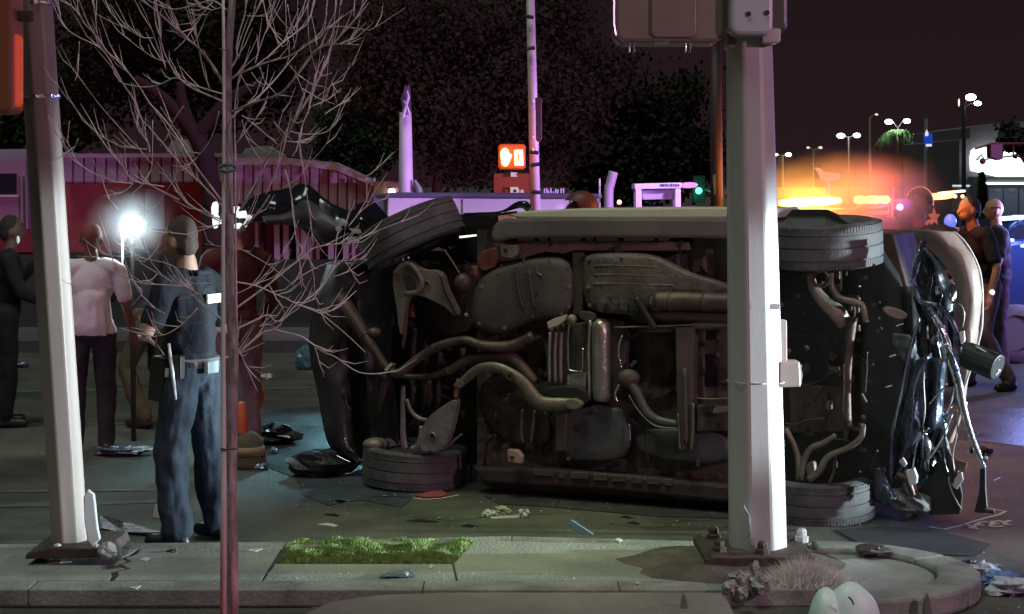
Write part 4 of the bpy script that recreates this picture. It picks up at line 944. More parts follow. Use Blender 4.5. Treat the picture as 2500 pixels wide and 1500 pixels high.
def person(label, loc, yaw, H, body, mats, voxel=.014, group=None, fold=.012, hem=.99):
    root = thing('person', label, 'person', loc, group); s = H / 1.8
    R = Matrix.Rotation(yaw, 3, 'Z'); T = lambda v: Vector(loc) + R @ (v * s)
    a = M()
    for A, B, ra, rb, tg, fl in body.caps:
        if B is None: a.sphere(A, ra, 16, 12)
        else: capmesh(a, A, B, ra, rb)
    me = bpy.data.meshes.new('body_src'); me.from_pydata([tuple(v) for v in a.v], [], a.f); o = bpy.data.objects.new('body_src', me); COL.objects.link(o)
    m1 = o.modifiers.new('r', 'REMESH'); m1.mode = 'VOXEL'; m1.voxel_size = voxel; m1.use_smooth_shade = True
    m2 = o.modifiers.new('s', 'SMOOTH'); m2.iterations = 2; m2.factor = .6
    dg = bpy.context.evaluated_depsgraph_get(); ev = o.evaluated_get(dg); mesh = bpy.data.meshes.new_from_object(ev)
    bpy.data.objects.remove(o); tags = []
    for c in body.caps:
        if c[4] not in tags: tags.append(c[4])
    V = np.empty(len(mesh.vertices) * 3); mesh.vertices.foreach_get('co', V); V = V.reshape(-1, 3)
    Nn = np.empty(len(mesh.vertices) * 3); mesh.vertices.foreach_get('normal', Nn); Nn = Nn.reshape(-1, 3)
    best = np.full(len(V), 1e9); ti = np.zeros(len(V), int)
    for A, B, ra, rb, tg, fl in body.caps:
        if B is None: q = (V - np.array(A)) / np.array(ra); d = (np.linalg.norm(q, axis=1) - 1) * min(ra)
        else:
            ab = np.array(B - A); t = np.clip(((V - np.array(A)) @ ab) / max(ab @ ab, 1e-9), 0, 1); d = np.linalg.norm(V - np.array(A) - t[:, None] * ab, axis=1) - (ra + (rb - ra) * t)
        k = d < best; best[k] = d[k]; ti[k] = tags.index(tg)
    for i in range(len(V)):
        if V[i][2] > hem and tags[ti[i]] == 'trousers' and 'shirt' in tags: ti[i] = tags.index('shirt')
        elif V[i][2] < hem and tags[ti[i]] == 'shirt' and abs(V[i][0]) < .2 and 'trousers' in tags: ti[i] = tags.index('trousers')
    cloth = [('skin' not in t and t not in ('shoe', 'head')) for t in tags]
    for i in range(len(V)):
        if cloth[ti[i]]:
            v = Vector(V[i]); f = noise.noise(Vector((v.x * 9, v.y * 9, v.z * 5))) + .6 * noise.noise(Vector((v.x * 20, v.y * 20, v.z * 11 + 3)))
            V[i] += Nn[i] * fold * (f + .35)
    out = [T(Vector(v)) for v in V]
    mesh.vertices.foreach_set('co', np.array([list(v - Vector(loc)) for v in out]).ravel()); mesh.update()
    b = bpy.data.objects.new('body', mesh); COL.objects.link(b); b.parent = root
    for t in tags: mesh.materials.append(mats[t])
    mi = np.zeros(len(mesh.polygons), int)
    for p in mesh.polygons: mi[p.index] = np.bincount([ti[v] for v in p.vertices]).argmax(); 
    mesh.polygons.foreach_set('material_index', mi); mesh.polygons.foreach_set('use_smooth', [True] * len(mesh.polygons)); mesh.update()
    return root, T
def base(b, lean=0.0, sh=.20, legs=None, trousers='trousers', shirt='shirt', belly=0.0, lw=1.0, hairt=False, hf=0.0):
    """facing +y; z up; 1.8 m tall figure. legs: list of (hip,knee,ankle,toe)"""
    L = lambda z: lean * max(0, z - .95)
    b.e((0, L(1.0), .99), (.165, .125, .13), trousers); b.e((0, L(1.12) + belly * .4, 1.13), (.155, .12 + belly, .16), shirt)
    b.e((0, L(1.3), 1.32), (.18, .125, .19), shirt); b.c((-sh + .05, L(1.45), 1.445), (sh - .05, L(1.45), 1.445), .075, .075, shirt)
    b.c((0, L(1.46), 1.46), (0, L(1.56) + .01, 1.56), .062, .056, 'skin')
    hy = L(1.68) + .02 + hf
    if hairt: b.e((0, hy - .018, 1.708), (.0785, .092, .100), 'hair'); b.e((0, hy - .045, 1.66), (.070, .062, .075), 'hair')
    b.e((0, hy, 1.69), (.076, .096, .108), 'skin'); b.e((0, hy + .035, 1.625), (.055, .06, .05), 'skin')
    b.c((0, hy + .10, 1.675), (0, hy + .113, 1.65), .012, .016, 'skin')
    for s in (-1, 1): b.e((s * .078, hy - .01, 1.665), (.014, .022, .033), 'skin'); b.e((s * .032, hy + .085, 1.69), (.016, .012, .009), 'skin')
    b.e((0, hy + .088, 1.622), (.028, .014, .011), 'skin')
    legs = legs or [((-.095, 0, .95), (-.115, .02, .50), (-.12, -.01, .10), (-.15, .14, .04)), ((.095, 0, .95), (.115, .02, .50), (.12, -.01, .10), (.15, .14, .04))]
    for h, k, an, to in legs:
        b.c(h, k, .098 * lw, .072 * lw, trousers); b.c(k, an, .074 * lw, .066 * lw, trousers); b.c(an, (an[0], an[1], .06), .052, .05, 'shoe'); b.c((an[0], an[1] - .04, .045), to, .045, .038, 'shoe')
def arm(b, s, elbow, hand, sleeve='shirt', short=True, sh=.20, lean=0.0, fingers=True, glove='skin', curl=.02):
    S0 = Vector((s * sh, lean * .5, 1.43)); E = Vector(elbow); Hh = Vector(hand)
    mid = S0.lerp(E, .72 if short else 1)
    b.c(S0, mid, .066, .058 if short else .05, sleeve)
    if short: b.c(S0.lerp(E, .55), E, .044, .040, 'skin'); b.c(E, Hh, .040, .028, 'skin')
    else: b.c(E, Hh, .050, .038, sleeve)
    t = (Hh - E).normalized(); pm = Hh + t * .05; b.c(Hh, pm, .030, .034, glove)
    if fingers:
        side = t.cross(Vector((0, 1, .3))).normalized()
        for i, L in enumerate((.062, .072, .068, .052)):
            r = pm + side * (i - 1.5) * .019 + t * .02; m_ = r + t * L * .5; e_ = m_ + t * L * .35 + Vector((0, 1, 0)) * curl - t * 0.01
            b.c(r, m_, .0095, .009, glove); b.c(m_, e_, .009, .0075, glove)
        r = Hh + t * .02 + side * -.03; b.c(r, r + t * .04 + side * -.025, .011, .009, glove)
def hair(root, T, m, c=(0, 0, 1.72), r=(.083, .10, .10), name='hair', cut=-.25, dy=0.0):
    """cap of hair over the skull"""
    a = M(); n, k = 20, 8; vs = []
    for i in range(k + 1):
        ph = (pi * .56) * i / k
        for j in range(n):
            w = 2 * pi * j / n; q = Vector((r[0] * sin(ph) * cos(w), r[1] * sin(ph) * sin(w), r[2] * cos(ph)))
            if q.y > r[1] * .3 and i > k * .6: q.z = max(q.z, r[2] * .35)
            vs.append(Vector(c) + Vector((0, dy, 0)) + q * (1 + .03 * noise.noise(q * 30)))
    f = [(i * n + j, (i + 1) * n + j, (i + 1) * n + (j + 1) % n, i * n + (j + 1) % n) for i in range(k) for j in range(n)]
    a.add([T(v) for v in vs], f); return a.obj(name, m, root, smooth=True)
def bx(root, T, name, c, size, m, bevel=.004, rot=0, tilt=0, yaw=0, s=1):
    a = M(); a.box((0, 0, 0), size, Matrix.Rotation(rot, 3, 'Y') @ Matrix.Rotation(tilt, 3, 'X')); c = Vector(c)
    a.v = [T(c + v) for v in a.v]; return a.obj(name, m, root, bevel=bevel)
def tb(root, T, name, pts, r, m, n=8): return M().tube([T(Vector(p)) for p in pts], r, n).obj(name, m, root, smooth=True)

# 1 the police officer in the foreground, seen from behind his left side
b = Body(); base(b, .05, .21, [((-.10, 0, .95), (-.13, .05, .52), (-.14, -.0, .10), (-.17, .15, .04)), ((.10, 0, .95), (.13, -.02, .52), (.16, -.04, .10), (.20, .10, .04))], belly=.015, lw=1.12, hairt=True, hf=.03)
arm(b, -1, (-.33, .05, 1.20), (-.08, .27, 1.23), lean=.03, sh=.215); arm(b, 1, (.31, .02, 1.17), (.05, .28, 1.24), lean=.03, sh=.215)
OF = (-1.765, 9.05, 0)
oyaw = radians(64)
root, T = person('bald police officer in navy shirt and slate trousers, arms folded, beside the bare tree', OF, oyaw, 1.80, b, {'trousers': slate, 'shirt': navy, 'skin': skin, 'shoe': leather, 'hair': mat('grey_stubble', (.07, .048, .038), .8, bump=.4)}, voxel=.0085, fold=.020)
a = M(); n = 40; vs = []
for zz, rx, ry in ((.985, .175, .15), (1.035, .172, .148)):
    for j in range(n): w = 2 * pi * j / n; vs.append(T(Vector((rx * cos(w), ry * sin(w) + .01, zz))))
a.add(vs, [(j, (j + 1) % n, n + (j + 1) % n, n + j) for j in range(n)]); o = a.obj('duty_belt', mat('belt_grey', (.18, .19, .20), .3, coat=.5), root, smooth=True); o.modifiers.new('t', 'SOLIDIFY').thickness = .012
bx(root, T, 'holster', (-.20, .07, .93), (.06, .10, .24), leather, tilt=.1, bevel=.012); bx(root, T, 'radio', (-.20, -.06, 1.0), (.045, .055, .13), leather, bevel=.008)
bx(root, T, 'magazine_pouch', (-.10, .15, .99), (.07, .04, .11), leather, bevel=.006); bx(root, T, 'pouch_clip', (-.215, .02, .97), (.012, .05, .05), white)
tb(root, T, 'baton', [(-.235, -.02, 1.13), (-.235, -.045, .98), (-.232, -.065, .83)], [.008, .011, .007], mat('bright_baton', (.8, .85, .85), .25, .2), 8)
tb(root, T, 'radio_cord', [(-.2, .0, 1.02), (-.24, .06, 1.12), (-.2, .12, 1.3), (-.12, .12, 1.42)], .006, leather)
bx(root, T, 'reflective_patch', (.02, -.128, 1.36), (.12, .012, .05), mat('reflective_white', (.8, .9, .92), .4), bevel=.002)
bx(root, T, 'collar', (0, -.03, 1.50), (.14, .12, .03), navy, bevel=.012)
bx(root, T, 'belt_case', (-.03, -.15, .99), (.10, .03, .07), mat('shiny_case', (.5, .6, .62), .25, .5), bevel=.006)

# 2 man in white shirt and reddish-lit cap
b = Body(); base(b, .0, .21, belly=.03); b.e((0, 0, 1.0), (.178, .145, .11), 'shirt'); b.c((0, 0, 1.0), (0, 0, 1.2), .165, .15, 'shirt'); arm(b, 1, (.27, -.02, 1.15), (.33, .06, .90)); arm(b, -1, (-.27, .0, 1.15), (-.29, .08, .90))
p0 = G(222, 1108); root, T = person('man in white short sleeved shirt and dark trousers, his back turned, beside the leaning pole', (p0.x, p0.y, 0), radians(14), 1.70, b, {'trousers': dark, 'shirt': shirtw, 'skin': skind, 'shoe': leather}, voxel=.011, hem=.93)
hair(root, T, mat('reddish_lit_cap', (.25, .07, .06), .8), (0, .02, 1.70), (.086, .106, .105), 'cap')  # red light on the cap put into its colour
M().tube([T(Vector((.33, .08, .90))), T(Vector((.45, .16, .86))), T(Vector((.52, .16, .80)))], [.022, .018, .010], 8).obj('rolled_paper', mat('dull_paper', (.42, .42, .45), .8), root)

# 3 dark figure at the left edge
b = Body(); base(b, .05, .2, hairt=True); arm(b, 1, (.25, .12, 1.16), (.16, .32, 1.05), short=False); arm(b, -1, (-.26, .05, 1.15), (-.20, .26, 1.38), short=False)
p0 = G(14, 1040); root, T = person('figure in dark clothes cut off by the left edge, left of the leaning pole', (p0.x, p0.y, 0), radians(-70), 1.72, b, {'trousers': mat('matt_black_cloth', (.008, .008, .010), .95), 'shirt': MATS.get('matt_black_cloth') or mat('matt_black_cloth', (.008, .008, .010), .95), 'skin': skind, 'shoe': leather, 'hair': hairm}, voxel=.014)
# 4 dark figure by the scene light
b = Body(); base(b, .3, .2, [((-.10, 0, .9), (-.16, .15, .50), (-.16, -.05, .10), (-.18, .1, .04)), ((.10, 0, .9), (.17, .12, .50), (.18, -.1, .10), (.2, .05, .04))]); arm(b, 1, (.27, .2, 1.15), (.22, .36, .95), short=False, lean=.3); arm(b, -1, (-.27, .2, 1.16), (-.2, .38, 1.02), short=False, lean=.3)
p0 = G(372, 1040); root, T = person('stooping firefighter in tan gear with reflective leg bands, near the work light', (p0.x, p0.y, 0), radians(60), 1.72, b, {'trousers': brownc, 'shirt': dark, 'skin': skin, 'shoe': leather}, voxel=.014)
hair(root, T, leather, (0, .22, 1.70), (.11, .13, .10), 'helmet')
for z in (.22, .42): bx(root, T, 'reflective_band', (.17, .02, z), (.16, .18, .035), mat('dull_reflective', (.35, .33, .15), .6), bevel=.01)
# 5 firefighter behind the tree
b = Body(); base(b, .05, .22); arm(b, 1, (.29, .02, 1.15), (.26, .18, .95), short=False); arm(b, -1, (-.28, .05, 1.15), (-.2, .25, 1.1), short=False)
p0 = G(578, 1112); root, T = person('firefighter in red turnout coat and pinkish trousers, hidden behind the bare tree trunk', (p0.x, p0.y, 0), radians(30), 1.80, b, {'trousers': mat('pinkish_trousers', (.20, .13, .15), .8, bump=.3), 'shirt': redc, 'skin': skin, 'shoe': leather}, voxel=.013)
hl = hair(root, T, leather, (0, .02, 1.715), (.125, .155, .12), 'helmet')
refl = mat('reflector_glow_white', (.95, .97, .97), .4, emit=(.85, 1, 1), es=.9)  # emission paints the light the patches throw back
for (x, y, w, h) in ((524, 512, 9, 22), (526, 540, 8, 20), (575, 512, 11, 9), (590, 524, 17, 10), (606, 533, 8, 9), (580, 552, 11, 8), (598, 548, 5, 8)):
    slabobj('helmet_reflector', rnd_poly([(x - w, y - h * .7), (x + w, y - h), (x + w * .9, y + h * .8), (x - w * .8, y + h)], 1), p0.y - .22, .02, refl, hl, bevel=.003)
tb(root, T, 'orange_strap', [(.2, .1, .52), (.22, .08, .42), (.2, .1, .34)], .03, mat('orange_strap', (.6, .12, .04), .7))
# 6 man in a dark red hard hat behind the car
b = Body(); base(b, .05, .2); arm(b, 1, (.27, 0, 1.15), (.28, .12, .92), short=False); arm(b, -1, (-.27, 0, 1.15), (-.28, .12, .92), short=False)
root, T = person('worker with a dark red hard hat showing above the top edge of the overturned car', ((1422 - CX) / F * 14, 14, 0), radians(80), 1.84, b, {'trousers': dark, 'shirt': dark, 'skin': skind, 'shoe': leather}, voxel=.016)
hat = mat('dark_red_hat', (.16, .045, .045), .5)
hair(root, T, hat, (0, .01, 1.76), (.125, .145, .125), 'hard_hat'); a = M().lathe([(.10, 0), (.165, -.012), (.16, -.02), (.10, -.01)], T(Vector((0, .02, 1.74))), (0, 0, 1), 24, closed=True); a.obj('hat_brim', hat, root)
# 7 officer in a hood with shoulder badge
b = Body(); base(b, .1, .24); arm(b, 1, (.33, .1, 1.15), (.2, .3, 1.05), short=False, sh=.24); arm(b, -1, (-.33, .1, 1.15), (-.2, .3, 1.05), short=False, sh=.24)
root, T = person('broad officer in black with gold shoulder star, behind the crushed end of the car', ((2250 - CX) / F * 14.8, 14.8, 0), radians(150), 1.92, b, {'trousers': dark, 'shirt': dark, 'skin': skind, 'shoe': leather}, voxel=.015)
hair(root, T, dark, (0, .05, 1.71), (.11, .12, .125), 'hood')
rim = M().tube([T(Vector((.116 * cos(w), .05, 1.71 + .125 * sin(w)))) for w in [pi * i / 12 for i in range(-1, 14)]], .005, 6).obj('hood_rim_light', mat('amber_rim_glow', (.9, .6, .35), .4, emit=(1, .55, .25), es=.35), root)  # glowing tube paints the amber rim light round the hood
st = []
for i in range(10): w = pi / 2 + pi * i / 5; r = 20 if i % 2 == 0 else 9; st.append((2281 + r * .8 * cos(w), 531 - r * 1.2 * sin(w)))
slabobj('star_badge', st, 14.50, .02, mat('gold_badge', (.65, .5, .28), .35, .5), root, bevel=.002)
slabobj('badge_clip', [(2258, 545), (2268, 536), (2276, 540), (2262, 551)], 14.5, .02, MATS['gold_badge'], root, bevel=.002)
# 8 officer looking down, right
b = Body(); base(b, .22, .22, hairt=True, legs=[((-.10, .0, .95), (-.16, .12, .52), (-.2, -.12, .12), (-.24, .02, .04)), ((.10, 0, .95), (.14, .02, .50), (.20, .06, .10), (.24, .2, .04))]); arm(b, 1, (.26, .14, 1.12), (.16, .30, .88), lean=.2); arm(b, -1, (-.32, .08, 1.14), (-.36, .18, .88), lean=.2)
p0 = G(2432, 950); root, T = person('dark haired officer in navy looking down, striding between the wreck and the blue car', (p0.x - .1, p0.y, 0), radians(105), 1.86, b, {'trousers': khaki, 'shirt': navy, 'skin': skin, 'shoe': leather, 'hair': hairm}, voxel=.012)
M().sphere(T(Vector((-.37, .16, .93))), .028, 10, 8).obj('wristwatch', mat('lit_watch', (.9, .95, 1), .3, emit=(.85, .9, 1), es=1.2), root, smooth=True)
# 9 bald officer with glasses behind him
b = Body(); base(b, .05, .22); arm(b, 1, (.27, .02, 1.15), (.28, .12, .92)); arm(b, -1, (-.27, .04, 1.15), (-.3, .14, .92))
p0 = G(2480, 905); root, T = person('bald officer wearing glasses right behind the dark haired one at the right edge', (p0.x - .17, p0.y, 0), radians(80), 1.83, b, {'trousers': dark, 'shirt': navy, 'skin': skin, 'shoe': leather}, voxel=.013)
tb(root, T, 'glasses', [(-.085, .0, 1.70), (-.07, .09, 1.70), (-.03, .118, 1.695), (.03, .118, 1.695), (.07, .09, 1.70), (.085, 0, 1.70)], .007, leather)
tb(root, T, 'collar_pin', [(.05, .10, 1.46), (.07, .1, 1.44)], .008, chrome)
# ------------------------------------------------------------------ across the street
newobj('far_pavement', [(-60, 19.2, .0), (60, 19.2, 0), (60, 19.2, .14), (-60, 19.2, .14), (60, 21, .14), (-60, 21, .14)], [(0, 1, 2, 3), (3, 2, 4, 5)], mat('dark_kerb', (.07, .07, .065), .9, c2=(.1, .1, .09)), kind='structure')
wallred = mat('red_brown_render', (0.30, 0.075, 0.06), .8, c2=(.36, .10, .08), scale=1.5)
mans = mat('mansard_metal', (0.34, 0.28, 0.33), .7, c2=(.42, .35, .40), scale=.7)
grey = mat('grey_roof', (0.25, 0.27, 0.28), .8, c2=(.33, .35, .36), scale=1)
BD = 46.0
bl = thing('building', 'low red building with a pleated pale roof fascia behind the bare tree', 'building', P(400, 480, BD))
slabobj('wall', [(-80, 440), (640, 440), (640, 690), (-80, 690)], BD + .5, 8, wallred, bl, bevel=0)
slabobj('flat_roof', [(-80, 366), (60, 364), (160, 378), (540, 374), (700, 380), (700, 392), (-80, 396)], BD + 1.5, 8, grey, bl, bevel=0)
slabobj('roof_vent', [(405, 372), (420, 342), (455, 340), (500, 376)], BD + 2.5, 1, grey, bl, bevel=0); slabobj('roof_vent', [(590, 378), (600, 362), (650, 356), (690, 380)], BD + 2.5, 1, grey, bl, bevel=0)
slabobj('side_wing', [(-80, 393), (62, 393), (68, 560), (-80, 560)], BD - 1, 2.4, mat('mauve_wall', (.33, .22, .28), .8), bl, bevel=0)
w_ = slabobj('window', [(-40, 424), (40, 424), (40, 476), (-40, 476)], BD - 1.06, .1, glassm, bl, bevel=0); slabobj('window_sill', [(-42, 476), (44, 476), (44, 481), (-42, 481)], BD - 1.1, .15, white, w_, bevel=0)
for x in (50, 62): slabobj('downpipe', [(x, 430), (x + 4, 430), (x + 6, 560), (x + 2, 560)], BD - 1.1, .1, grey, bl, bevel=0)
x = 150
while x < 545:
    slabobj('fascia_panel', [(x + 1, 384), (x + 25, 384), (x + 26, 447), (x + 1, 448)], BD + random.uniform(-.02, .02), .45, mans, bl, bevel=.05); x += 27
slabobj('fascia_top', [(150, 376), (545, 374), (545, 384), (150, 386)], BD - .1, .7, mans, bl, bevel=0)
slabobj('doorway', [(355, 462), (400, 462), (400, 560), (355, 560)], BD + .45, .1, mat('lilac_door', (.38, .3, .42), .6), bl, bevel=0)
def topy(x): return 386 if x < 703 else (386 + (x - 703) * .094 if x < 820 else 397 + (x - 820) * .46)
bl2 = thing('wooden_shelter', 'pale fascia shelter with upright boards lit violet, right of the bare tree trunk', 'shelter', P(740, 480, 42))
x = 572
while x < 905:
    w = 23; bot = 500 + (x - 572) * .12
    slabobj('fascia_panel', [(x + .5, topy(x) + 16), (x + w - 1.5, topy(x + w) + 16), (x + w - 1.5, bot), (x + .5, bot)], 42 + random.uniform(-.05, .05), .3, mans, bl2, bevel=.04); x += w
slabobj('fascia_top', [(570, 386), (703, 386), (820, 397), (908, 438), (914, 456), (820, 416), (703, 403), (570, 403)], 41.85, .6, mans, bl2, bevel=0)
slabobj('back_wall', [(570, 410), (820, 420), (905, 455), (905, 680), (570, 680)], 42.7, .3, mat('dark_maroon', (.10, .03, .05), .8), bl2, bevel=0)
for i, x in enumerate([622, 668, 690, 722, 733, 748, 771, 800, 836, 858]):
    slabobj('board', [(x, 500), (x + (14 if i % 3 else 8), 500), (x + (15 if i % 3 else 9), 660), (x + 2, 660)], 42.3, .12, mans, bl2, bevel=0)
for x in (893, 912): slabobj('post', [(x, 435), (x + 4, 435), (x + 5, 545), (x + 1, 545)], 41, .12, white, bl2, bevel=0)
kb = thing('kiosk', 'small tan kiosk with a bright lamp left of the tall violet column', 'kiosk', P(960, 470, 40))
slabobj('wall', [(912, 444), (1008, 442), (1010, 560), (912, 560)], 40, 2, mat('tan_wall', (.34, .22, .15), .8), kb, bevel=0)
slabobj('lit_lamp', rnd_poly([(948, 462), (963, 460), (966, 474), (956, 480), (948, 474)], 1), 39.8, .1, mat('lamp_white', (1, 1, 1), .5, emit=(1, .97, 1), es=4), kb, bevel=0)
slabobj('awning', [(944, 456), (970, 456), (970, 460), (944, 460)], 39.6, .6, white, kb, bevel=0)
slabobj('roof_slab', [(905, 475), (1030, 473), (1030, 480), (905, 482)], 30, 2, mat('dark_violet_roof', (.08, .06, .12), .7), kb, bevel=0)

def octpole(name, label, x0, y0, x1, y1, w0, w1, d, m, group=None):
    t = thing(name, label, 'pole', P(x1, y1, d), group)
    a = M().tube([P(x0, y0, d), P(x1, y1, d)], [px(w0 / 2, d), px(w1 / 2, d)], 12); a.obj('shaft', m, t, smooth=True); return t
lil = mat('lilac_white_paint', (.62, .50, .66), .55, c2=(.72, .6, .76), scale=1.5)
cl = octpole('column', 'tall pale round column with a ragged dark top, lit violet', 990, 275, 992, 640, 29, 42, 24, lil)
slabobj('ragged_top', [(976, 285), (982, 262), (978, 240), (986, 222), (990, 208), (994, 214), (999, 206), (1002, 232), (1001, 250), (1004, 280)], 23.95, .12, mat('ragged_bark', (.10, .07, .12), .9, bump=1), cl, bevel=0)
M().tube([P(984, 285, 23.88), P(992, 258, 23.88), P(997, 238, 23.88), P(994, 222, 23.88)], [.03, .02, .025, .012], 6).obj('torn_sheath', lil, cl)
M().tube([P(999, 280, 23.88), P(994, 262, 23.88), P(986, 246, 23.88)], [.03, .02, .01], 6).obj('torn_sheath', lil, cl)
M().tube([P(1012, 440, 23.9), P(1022, 462, 23.9), P(1024, 474, 23.9)], [.02, .05, .05], 8).obj('bracket', grey, cl)
sp_ = octpole('signal_pole', 'violet lit steel signal pole beyond the car with a walk signal on its left', 1294, -40, 1310, 640, 20, 27, 19, mat('pink_galv', (.55, .42, .52), .5, .1, c2=(.65, .5, .62), scale=3))
for i, (y, xo) in enumerate([(40, 1291), (120, 1294), (371, 1303), (404, 1305), (468, 1308)]):
    M().tube([P(xo - 10, y, 18.9), P(xo + 12, y + (-1) ** i * 3, 18.9)], .022, 8).obj('clamp', blackm, sp_)
rbox('side_box', 1306, 238, 1323, 346, 18.95, .16, mat('maroon_box', (.06, .03, .045), .4), sp_, r=6, bevel=.01)
for y in (248, 335, 366): M().sphere(P(1301, y, 18.9), .02).obj('bolt_head', white, sp_)
ws = thing('walk_signal', 'lit pedestrian signal showing an orange raised hand and countdown beside the violet pole', 'walk signal', P(1250, 415, 18.8))
rbox('housing', 1216, 352, 1283, 414, 18.8, .2, mat('walk_housing', (.30, .07, .02), .5, emit=(1, .07, .005), es=.32), ws, r=8)
am = mat('lit_amber', (1, .7, .3), .5, emit=(1, .62, .20), es=5)
slabobj('raised_hand', rnd_poly([(1221, 375), (1226, 364), (1234, 361), (1241, 366), (1243, 376), (1250, 377), (1248, 386), (1243, 396), (1240, 404), (1234, 407), (1226, 404), (1224, 394)], 1), 18.76, .03, am, ws, bevel=0)
ring = M(); o_ = [(1255, 367), (1276, 366), (1278, 404), (1257, 404)]; i_ = [(1264, 376), (1268, 376), (1269, 394), (1265, 394)]
ring.add([P(x, y, 18.76) for x, y in o_ + i_], [(0, 1, 5, 4)[::-1], (1, 2, 6, 5)[::-1], (2, 3, 7, 6)[::-1], (3, 0, 4, 7)[::-1]]); ring.obj('countdown_digit', am, ws)
lamp('POINT', 'walk_signal_light', P(1250, 385, 18.3), 8, (1, .25, .05), .15)
rs = thing('sign_board', 'dark orange sign tower with white letters behind the walk signal', 'sign', P(1240, 470, 34))
slabobj('board', [(1206, 424), (1292, 424), (1292, 560), (1206, 560)], 34, 1, mat('orange_board', (.40, .09, .03), .7), rs, bevel=0)
lt = mat('white_letters', (.7, .66, .6), .5, emit=(.8, .75, .7), es=.28)
slabobj('letter', [(1247, 421), (1253, 421), (1262, 429), (1263, 432), (1247, 432)], 33.8, .08, lt, rs, bevel=0); slabobj('letter', [(1254, 421), (1263, 422), (1262, 425), (1256, 424)], 33.8, .08, lt, rs, bevel=0)
dl = M(); o_ = [(1246, 457), (1264, 457), (1268, 465), (1268, 476), (1246, 476)]; i_ = [(1253, 463), (1260, 463), (1261, 466), (1261, 470), (1253, 470)]
dl.add([P(x, y, 33.8) for x, y in o_ + i_], [(i, 5 + i, 5 + (i + 1) % 5, (i + 1) % 5) for i in range(5)]); dl.obj('letter', lt, rs)
slabobj('letter', [(1271, 464), (1278, 464), (1279, 476), (1271, 476)], 33.8, .08, lt, rs, bevel=0)

trl = thing('white_trailer', 'long white box trailer lit violet behind the overturned car', 'trailer', P(1200, 560, 22))
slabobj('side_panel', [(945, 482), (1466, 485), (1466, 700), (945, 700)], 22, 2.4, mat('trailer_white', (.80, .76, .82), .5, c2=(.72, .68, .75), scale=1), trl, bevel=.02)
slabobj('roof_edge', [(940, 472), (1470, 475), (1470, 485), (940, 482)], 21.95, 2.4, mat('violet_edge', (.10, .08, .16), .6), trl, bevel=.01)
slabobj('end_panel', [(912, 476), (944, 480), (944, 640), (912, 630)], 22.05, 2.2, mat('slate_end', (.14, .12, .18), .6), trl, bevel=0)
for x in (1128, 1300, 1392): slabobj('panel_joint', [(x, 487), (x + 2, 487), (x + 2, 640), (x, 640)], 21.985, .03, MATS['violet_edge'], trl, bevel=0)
M().tube([P(1464, 436, 21.8), P(1464, 640, 21.8)], .012, 6).obj('antenna', white, trl)
tk = thing('bare_trunk_tree', 'thin pale violet tree trunk right of the trailer', 'tree', P(1490, 520, 26))
M().tube(smoothpts([P(1498, 420, 26), P(1490, 450, 26), P(1486, 480, 26), P(1488, 640, 26)]), .075, 8).obj('trunk', lil, tk, smooth=True)
ch = M()
for i in range(9):
    x = 1326 + i * 6 + random.uniform(-2, 2); h = random.uniform(6, 18); ch.prism(*slab([(x, 476 - h), (x + 3, 476 - h), (x + 3, 478), (x, 478)], 24, .1))
tag(ch.obj('rooftop_pipes', lil, None, kind='stuff'), 'row of short pipes behind the trailer roof', 'pipes')

fr = thing('white_gantry', 'pale violet framed gantry with a lettered beam left of the green light', 'gantry', P(1610, 520, 21))
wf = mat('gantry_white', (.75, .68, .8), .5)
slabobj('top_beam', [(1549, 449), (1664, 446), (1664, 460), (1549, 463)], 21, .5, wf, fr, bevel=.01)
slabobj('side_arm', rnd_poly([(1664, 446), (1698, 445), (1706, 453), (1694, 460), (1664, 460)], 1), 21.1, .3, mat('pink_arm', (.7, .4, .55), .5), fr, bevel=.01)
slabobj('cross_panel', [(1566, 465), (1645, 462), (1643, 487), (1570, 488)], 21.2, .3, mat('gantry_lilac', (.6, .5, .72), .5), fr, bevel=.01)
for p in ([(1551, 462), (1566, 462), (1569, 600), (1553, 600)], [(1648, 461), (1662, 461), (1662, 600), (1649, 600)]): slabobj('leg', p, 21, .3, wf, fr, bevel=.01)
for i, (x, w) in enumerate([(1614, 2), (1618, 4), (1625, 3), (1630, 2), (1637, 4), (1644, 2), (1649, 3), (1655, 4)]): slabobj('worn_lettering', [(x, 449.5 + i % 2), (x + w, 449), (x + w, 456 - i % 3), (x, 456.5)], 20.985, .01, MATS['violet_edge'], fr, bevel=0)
tl = thing('traffic_light', 'distant traffic light glowing green left of the thick pole', 'traffic light', P(1706, 470, 55))
M().sphere(P(1706, 466, 55), .11).obj('green_lens', mat('green_lens', (.1, 1, .6), .5, emit=(.05, 1, .55), es=7), tl); M().tube([P(1712, 460, 55.3), P(1745, 472, 55.3)], .03, 6).obj('arm', grey, tl)
M().box(P(1706, 462, 55.4), (.4, .3, .9)).obj('housing', blackm, tl)
lamp('POINT', 'green_light_glow', P(1706, 466, 54.5), 12, (.05, 1, .5), .1)
tag(M().sphere(P(1512, 494, 40), .055).obj('red_lamp', mat('red_lamp', (1, .3, .3), .5, emit=(1, .25, .25), es=8)), 'tiny red light right of the pale trunk', 'lamp')
rpst = octpole('sign_post', 'slim dark crimson square post just left of the thick pole', 1746, 68, 1752, 700, 30, 31, 14, mat('crimson_post', (.05, .022, .03), .6, c2=(.07, .032, .042), scale=2))
slabobj('cap', [(1732, 67), (1752, 66), (1753, 70), (1732, 71)], 13.9, .05, chrome, rpst, bevel=0)
M().tube([P(1722, 84, 13.9), P(1729, 68, 13.9)], .006, 6).obj('cap_wire', chrome, rpst)
slabobj('clip', [(1741, 428), (1748, 426), (1748, 470), (1744, 476)], 13.85, .02, chrome, rpst, bevel=0)

